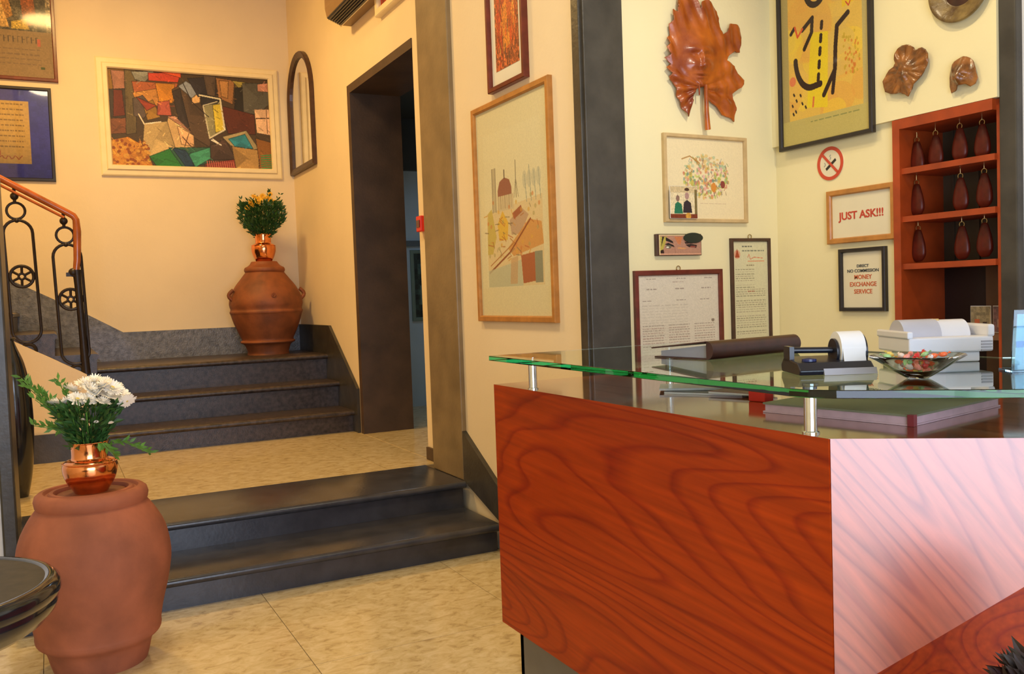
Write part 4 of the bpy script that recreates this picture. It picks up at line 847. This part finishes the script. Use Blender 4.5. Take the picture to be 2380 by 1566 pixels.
MB().lathe(spline([(.001, .022), (.03, .028), (.04, .016), (.07, .014), (.085, .02), (.12, .034), (.135, .036), (.14, .03), (.135, .02), (.09, .006), (.001, .004)], 4), seg=64).build('dish', plate_m, t, True)
MB().lathe([(.022+.004*math.cos(a), .030+.004*math.sin(a)) for a in [2*PI*k/8 for k in range(8)]], seg=24, closed=True).build('centre_boss', frame_blk, t, True)
MB().lathe([(.001, .030), (.03, .031), (.045, .0215), (.068, .0165), (.072, .014), (.001, .013)], seg=48).build('dark_well', frame_dk, t, True)

# ------------------------------------------------------------------ key rack
t = thing('key_rack', 'red-brown wooden key rack with three open shelves of key fobs', 'rack', (3.49, 2.585, 0.8))
def rk(m, name, mt, **k): m.v = [(a-3.49, b-2.585, c-.8) for a, b, c in m.v]; return m.build(name, mt, t, **k)
rk(boxes((3.463, 3.76, 2.80, 2.838, .8, 2.232)), 'side_board', rack_wood); rk(boxes((3.49, 3.76, 2.333, 2.35, .8, 2.232)), 'side_board', rack_wood)
rk(boxes((3.463, 3.76, 2.35, 2.80, 2.188, 2.233)), 'top_board', rack_wood)
for z in (1.985, 1.768, 1.553): rk(boxes((3.475, 3.76, 2.35, 2.80, z, z+.026)), 'shelf', rack_wood)
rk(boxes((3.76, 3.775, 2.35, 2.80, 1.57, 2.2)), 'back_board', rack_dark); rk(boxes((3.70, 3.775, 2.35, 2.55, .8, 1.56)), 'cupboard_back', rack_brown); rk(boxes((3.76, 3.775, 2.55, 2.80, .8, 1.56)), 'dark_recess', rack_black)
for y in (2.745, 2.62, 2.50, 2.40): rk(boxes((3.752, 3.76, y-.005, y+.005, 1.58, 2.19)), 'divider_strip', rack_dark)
fobs = [(2.775, 2.072), (2.679, 2.086), (2.56, 2.095), (2.455, 2.092), (2.78, 1.880), (2.559, 1.880), (2.448, 1.885), (2.775, 1.672), (2.555, 1.670), (2.449, 1.675)]
rowt = ['top', 'top', 'top', 'top', 'middle', 'middle', 'middle', 'bottom', 'bottom', 'bottom']
post_ = ['first from the left', 'second from the left', 'third from the left', 'rightmost', 'leftmost', 'centre one', 'rightmost', 'leftmost', 'centre one', 'rightmost']
protoF = None
for i, (y, z) in enumerate(fobs):
    lb = 'dark red teardrop key fob, %s of the %s shelf' % (post_[i], rowt[i])
    if protoF is None:
        protoF = f = thing('key_fob', lb, 'key fob', (3.55, y, z), group='key fobs hanging in the rack')
        MB().lathe(spline([(.001, -.085), (.018, -.082), (.034, -.06), (.037, -.035), (.032, 0), (.022, .035), (.013, .058), (.001, .062)], 4), seg=20).xf(Matrix.Diagonal((.5, 1, 1, 1))).build('fob', fob_m, f, True)
        MB().tube([(0, .012*math.cos(a), .068+.012*math.sin(a)) for a in [2*PI*k/12 for k in range(12)]], .0022, 6, True).build('ring', brass, f, True)
        MB().tube([(0, 0, .078), (0, 0, .103)], .0022, 6).build('hook', chrome, f, True)
    else:
        f = copy_tree(protoF); f.location = (3.55, y, z); f['label'] = lb
for i, (y, c1, c2) in enumerate([(2.505, '8a7a5c', 'b05a34'), (2.40, '6a4a4c', '9a7468')]):
    cv = Canvas(40, 50, c1); cv.noise(.3, 6); cv.rect(.2, .5, .45, .8, c2); cv.rect(.6, .6, .8, .8, '40302c')
    q = thing('picture_card', ('picture card with an orange figure' if i == 0 else 'mauve patterned picture card') + ' standing low in the key rack cupboard', 'card', mw=wall_mw((3.60, y, 1.27), '-x'))
    MB().box(-.048, .048, 0, .115, 0, .002).build('card', paper, q); cv.mesh('printed_sheet', .094, .111, q, .0026, None, .002)
    q.location.z = 1.2655
# cupboard ledge carrying the cards
rk(boxes((3.49, 3.76, 2.35, 2.80, 1.24, 1.264)), 'shelf', rack_brown)

# ------------------------------------------------------------------ reception counter
Bx, By, ZW = 1.546, 1.451, 1.150
dx, dy = 0.785, -0.6195           # direction of the front panel
nx, ny = -0.6195, -0.785          # its outward normal
t = thing('reception_counter', 'angled cherry wood reception counter with raised glass shelf posts', 'counter', (Bx, By, 0))
def ct(m, name, mt, **k): m.v = [(a-Bx, b-By, c) for a, b, c in m.v]; return m.build(name, mt, t, **k)
Lr = 1.5
def pt(s_, off=0.0): return (Bx+dx*s_-nx*off, By+dy*s_-ny*off)
# left (side) panel
ct(boxes((Bx, Bx+.03, By, 3.160, .195, ZW)), 'side_panel', cherry_L)
# front panel with diagonally cut foot, in its own frame so that the grain follows it
fp = MB().prism([(0.004, .552), (.72, 1.036), (Lr, 1.036), (Lr, ZW), (0.004, ZW)], 0, .03, 'y')
o = fp.build('front_panel', cherry_R, t); o.rotation_euler = (0, 0, math.atan2(dy, dx))
# recessed lower front
ip = MB().prism([(0.02, .06), (.475, .06), (.475, 1.10), (.02, 1.10)], 0, .03, 'y')
a_ = pt(0, .11); o = ip.build('inner_panel', cherry_L, t); o.rotation_euler = (0, 0, math.atan2(dy, dx)); o.location = (a_[0]-Bx, a_[1]-By, 0)
# top
tp = [(Bx, 3.160), (Bx, By), pt(Lr), pt(Lr, .75), (2.34, 1.75), (2.34, 3.160)]
ct(MB().prism(tp, ZW, ZW+.0005, 'z'), 'worktop', cherry_T); 
ct(MB().prism([(Bx+.03, 3.160), (Bx+.03, By+.03), pt(Lr, .03), pt(Lr, .74), (2.33, 1.75), (2.33, 3.155)], ZW-.03, ZW-.0005, 'z'), 'worktop_core', cherry_T)
# carcass walls
ct(boxes((Bx+.03, 2.30, 3.12, 3.145, .20, ZW-.03), (2.30, 2.325, 1.80, 3.145, .0, ZW-.03)), 'carcass', cherry_T)
plin = mat('grey_laminate_plinth', (.13, .12, .10), .4)
ct(boxes((Bx+.035, Bx+.06, By+.1, 3.075, 0, .2), (Bx+.035, 2.3, 3.05, 3.075, 0, .2)), 'plinth', plin)
# chrome posts
for (x, y) in ((Bx+.030, 2.890), (Bx+.030, 1.532), (2.25, 2.95), (2.02, 1.25)):
    m = MB().lathe([(.001, 0), (.020, 0), (.020, .004), (.0155, .006), (.0155, .094), (.019, .097), (.019, .1018), (.001, .1018)], (x, y, ZW+.0005), 28)
    ct(m, 'chrome_post', chrome, smooth=True)
# glass shelf
GT = 1.2715; GB = GT-.0185
rc = []
def k_(x, y): return (x*.8974, y*.8974)
gA = k_(1.655, 3.422); 
cpts = [k_(1.622, 1.72), k_(1.616, 1.64), k_(1.625, 1.585), k_(1.66, 1.53), k_(1.72, 1.47)]
poly = [gA]+cpts+[k_(1.95, 1.262), k_(2.75, .63), (2.90, 1.20), (2.42, 1.62), (2.40, k_(0, 3.422)[1])]
gs = MB().prism(poly, GB, GT, 'z').build('glass_shelf', glass_g, None, bevel=.0015)
gs.data.transform(Matrix.Translation((-gA[0], -gA[1], -GB))); gs.location = (gA[0], gA[1], GB)
tag(gs, 'thick green-edged glass shelf raised on chrome posts above the counter', 'glass shelf')

# ---- objects on the glass
def kk(x, y, z=None): return (x*.8974, y*.8974, GT+.0005)
# binder
p0 = kk(2.063, 2.448); p1 = kk(2.526, 2.496); ang = math.atan2(p1[1]-p0[1], p1[0]-p0[0]); Lb = math.dist(p0[:2], p1[:2])
t = thing('ring_binder', 'dark brown leather ring binder lying on the glass shelf', 'binder', p0, ang)
Wb = .275
MB().prism([(0.03, .0), (Wb, .0), (Wb, .004), (.03, .004)], 0, Lb, 'x').build('lower_cover', binder_m, t)
MB().prism([(0.03, .056), (Wb, .030), (Wb+.004, .034), (.03, .060)], -.012, Lb, 'x').build('upper_cover', binder_m, t)
sp_ = [(.03, 0), (.03, .060)]+[(.03-.03*math.sin(a), .030+.030*math.cos(a)) for a in [PI*k/10 for k in range(1, 10)]]
MB().prism(sp_, -.004, Lb, 'x').build('spine', binder_m, t, smooth=True)
MB().prism([(.04, .0045), (Wb-.02, .0045), (Wb-.02, .022), (.04, .046)], .012, Lb-.012, 'x').build('pages', grey_pl, t)
for k in (.25, .5, .75):
    MB().tube([(Lb*k, .045+.016*math.cos(a), .028+.021*math.sin(a)) for a in [2*PI*j/14 for j in range(14)]], .0016, 6, True).build('ring', chrome, t, True)
# receipt printer with paper roll
t = thing('paper_roll_printer', 'black desktop printer holding a large white paper roll on the glass shelf', 'printer', kk(1.985, 1.865), math.radians(-27))
MB().prism([(-.075, 0), (.07, 0), (.075, .018), (.05, .040), (-.055, .030), (-.08, .012)], -.095, .095, 'x').build('base', blackp, t, bevel=.003)
MB().prism([(-.085, .0), (-.078, -.0), (-.070, .014), (-.078, .016)], -.035, .098, 'x').build('front_lip', grey_pl, t)
MB().tube([(-.085, .02, .058), (.022, .01, .056)], .008, 10).box(-.095, -.083, .0, .05, .03, .068).build('holder_bar', blackp, t, True)
MB().lathe([(.012, 0), (.046, 0), (.046, .062), (.012, .062)], (.026, .005, .058), 40, axis='x', closed=True).build('paper_roll', paper, t, True)
MB().lathe([(.001, 0), (.034, 0), (.034, .006), (.001, .006)], (.018, .005, .052), 28, axis='x').lathe([(.001, 0), (.046, 0), (.046, .006), (.001, .006)], (.087, .005, .052), 28, axis='x').build('roll_flange', blackp, t, True)
MB().prism([(-.0405, .062), (-.042, .062), (-.056, .006), (-.0545, .006)], .028, .084, 'x').build('paper_strip', paper, t)
MB().lathe([(.001, 0), (.018, 0), (.018, .006), (.001, .009)], (-.055, -.03, .032), 20).build('feed_knob', mat('navy_knob', (.02, .03, .12), .3), t, True)
# white printer
t = thing('label_printer', 'white desktop printer with a curved grey paper cover at the right of the glass shelf', 'printer', kk(2.46, 1.93), math.radians(-27))
MB().box(-.04, .125, -.10, .08, 0, .028).build('base', white_pl, t, bevel=.004)
MB().box(-.078, .155, -.115, .09, .028, .070).build('body', white_pl, t, bevel=.005)
MB().box(-.082, -.066, -.115, .09, .068, .088).build('side_rail', white_pl, t, bevel=.004); MB().box(.138, .158, -.118, .09, .068, .102).build('side_rail', white_pl, t, bevel=.006)
MB().lathe([(.001, 0), (.052, 0), (.052, .105), (.001, .105)], (-.066, -.01, .066), 36, axis='x').build('paper_cover', mat('pale_grey_cover', (.55, .55, .62), .35, var=.1), t, True)
MB().lathe([(.001, 0), (.049, 0), (.049, .085), (.001, .085)], (.036, -.01, .066), 36, axis='x').build('right_cover', white_pl, t, True)
MB().prism([(-.062, .060), (-.064, .060), (-.020, .118), (-.018, .117)], .03, .05, 'x').build('yellow_strip', mat('ochre_label', (.7, .5, .2), .6), t)
for k in range(4): MB().box(.12, .15, -.118, -.112, .030+.008*k, .034+.008*k).build('vent_slot', grey_pl, t)
# glass bowl of sweets
bc = kk(2.005, 1.575)
t = thing('glass_bowl', 'flared square glass bowl of wrapped sweets at the front of the glass shelf', 'bowl', bc, math.radians(18))
def sq(r, z, n=40, p=3.2):
    L2 = []
    for k in range(n):
        a = 2*PI*k/n; c_, s_ = math.cos(a), math.sin(a); q = (abs(c_)**p+abs(s_)**p)**(-1/p); L2.append((r*q*c_, r*q*s_, z))
    return L2
rings = [(.022, .0), (.028, .004), (.055, .022), (.082, .042), (.098, .052), (.096, .055), (.078, .046), (.052, .027), (.024, .009)]
m = MB(); n = 40; vs = []
for r, z in rings: vs += sq(r, z)
fs = [tuple(range(n))[::-1], tuple(range((len(rings)-1)*n, len(rings)*n))]
for l in range(len(rings)-1):
    for i in range(n): j = (i+1) % n; fs.append((l*n+i, l*n+j, (l+1)*n+j, (l+1)*n+i))
m.add(vs, fs).build('bowl', glass_c, t, True)
swc = [mat('orange_sweet', (.85, .16, .05), .3), mat('red_sweet', (.65, .03, .03), .3), mat('yellow_sweet', (.85, .62, .12), .3), mat('green_sweet', (.35, .6, .25), .3), mat('white_sweet', (.85, .72, .66), .3), mat('pink_sweet', (.85, .30, .24), .3)]
swn = ['orange', 'red', 'yellow', 'green', 'white', 'pink']
rs = random.Random(4); placed = []; protos = {}
for i in range(44):
    z = .014+.012*(i//11); R_ = .018+.014*(i//11); a = i*2.4+rs.uniform(-.2, .2); r = R_*math.sqrt(((i % 11)+.5)/11)*1.25
    c = (0, 5, 5, 0, 2, 4, 1, 3, 4)[i % 9]
    if c not in protos:
        s0 = thing('wrapped_sweet', 'small %s wrapped sweet in the glass bowl' % swn[c], 'sweet', group='%s sweets in the glass bowl' % swn[c])
        MB().ball((0, 0, 0), .0085, 10, sc=(1.15, .8, .7)).build('sweet', swc[c], s0, True)
        mm = MB()
        for sgn in (-1, 1): mm.add([(sgn*.008, 0, 0), (sgn*.016, .006, .003), (sgn*.017, 0, -.001), (sgn*.016, -.006, .003)], [(0, 1, 2), (0, 2, 3)])
        mm.build('wrapper_twist', swc[c], s0); protos[c] = s0; s1 = s0
    else: s1 = copy_tree(protos[c])
    s1.location = (bc[0]+r*math.cos(a), bc[1]+r*math.sin(a), bc[2]+z+.004); s1.rotation_euler = (rs.uniform(-.5, .5), rs.uniform(-.5, .5), rs.uniform(0, 6))
# clear acrylic stand
t = thing('leaflet_stand', 'clear blue-tinted leaflet stand at the right edge of the glass shelf', 'stand', kk(2.285, 1.492), math.radians(-35))
MB().prism([(0, 0), (.004, 0), (-.016, .15), (-.02, .15)], -.01, .14, 'x').box(-.01, .14, -.005, .075, 0, .004).build('stand', acryl, t)
MB().prism([(.006, .005), (.008, .005), (-.010, .14), (-.012, .14)], 0, .13, 'x').build('leaflet', mat('pale_blue_leaflet', (.55, .72, .85), .5, var=.15, scale=20), t)
MB().box(0, .13, -.004, .0, .06, .075).build('blue_band', mat('blue_band', (.05, .15, .6), .4), t)

# ---- objects on the wooden top
def kw(x, y): return (x*.8974, y*.8974, ZW+.001)
c0 = kw(2.030, 1.612); c1 = kw(2.538, 1.706); ang = math.atan2(c1[1]-c0[1], c1[0]-c0[0])
t = thing('guest_ledger', 'big flat ledger with pinkish page edges lying under the glass shelf', 'book', c0, ang)
Wl = math.dist(c0[:2], c1[:2])
MB().box(0, Wl, 0, .43, 0, .004).build('lower_cover', book_pink, t); MB().box(.004, Wl-.004, .004, .425, .004, .022).build('pages', book_pink, t); MB().box(0, Wl, 0, .43, .022, .027).build('upper_cover', mat('grey_green_cover', (.22, .22, .14), .5), t)
MB().box(-.004, .012, -.004, .012, 0, .028).build('corner_binding', book_red, t)
for i, (x, y, a, mt_, lb, w_, l_) in enumerate([(2.20, 2.62, .5, frame_blk, 'black magazine lying under the glass shelf, lowest of the small pile', .2, .27), (2.18, 2.72, .9, mat('silver_cover', (.5, .5, .5), .25), 'silver-grey brochure on the pile under the glass shelf', .15, .22), (2.20, 2.46, .3, mat('maroon_cover', (.2, .03, .03), .3), 'maroon booklet nearest the red box under the glass shelf', .12, .18)]):
    p = kw(x, y); q = thing('magazine', lb, 'magazine', (p[0], p[1], p[2]+(0, .0075, .0075)[i]), a)
    MB().box(-w_/2, w_/2, -l_/2, l_/2, 0, .006).build('pages', paper, q); MB().box(-w_/2-.001, w_/2+.001, -l_/2, l_/2, .006, .007).build('cover', mt_, q)
p = kw(2.128, 2.29); t = thing('red_box', 'small bright red box standing on the counter under the glass', 'box', p, .2)
MB().box(-.022, .022, -.03, .03, 0, .045).build('box', red_pl, t, bevel=.003); MB().box(-.023, .023, -.031, .031, .034, .046).build('lid', red_pl, t, bevel=.002)

# ---- cabinet and plant at the far right under the counter
a_ = pt(.49, .14)
t = thing('side_cabinet', 'pale cabinet with dark and chrome edging behind the counter foot, right edge', 'cabinet', (a_[0], a_[1], 0), math.atan2(dy, dx))
boxes((.05, .40, .0, .3, 0, .95)).build('body', mat('pale_grey_laminate', (.62, .64, .66), .4), t); boxes((.0, .018, -.005, .3, 0, .95), (.034, .05, -.01, .3, 0, .95)).build('dark_edge', frame_blk, t); boxes((.018, .034, -.004, .3, 0, .95)).build('chrome_edge', chrome, t)
t = thing('potted_plant', 'dark bushy plant with reddish leaves at the bottom right corner', 'plant', (1.55, 0.95, 0))
MB().lathe(spline([(.001, 0), (.09, 0), (.10, .02), (.13, .3), (.135, .31), (.12, .31), (.11, .27), (.001, .27)], 3), seg=32).build('pot', terra, t, True)
lf = leaf_cards((0, 0, .28), 1500, lambda h: .03+.10*math.sin(PI*(.12+.80*h)), .05, rng, 0, .9, .52)
lf.build('foliage', mat('dark_red_green_leaf', (.022, .02, .012), .5, var=.6, scale=14, col2=(.05, .006, .01)), t)['kind'] = 'stuff'
MB().tube([(0, 0, .25), (0, 0, .75)], .008, 6).build('stem', stem_m, t)
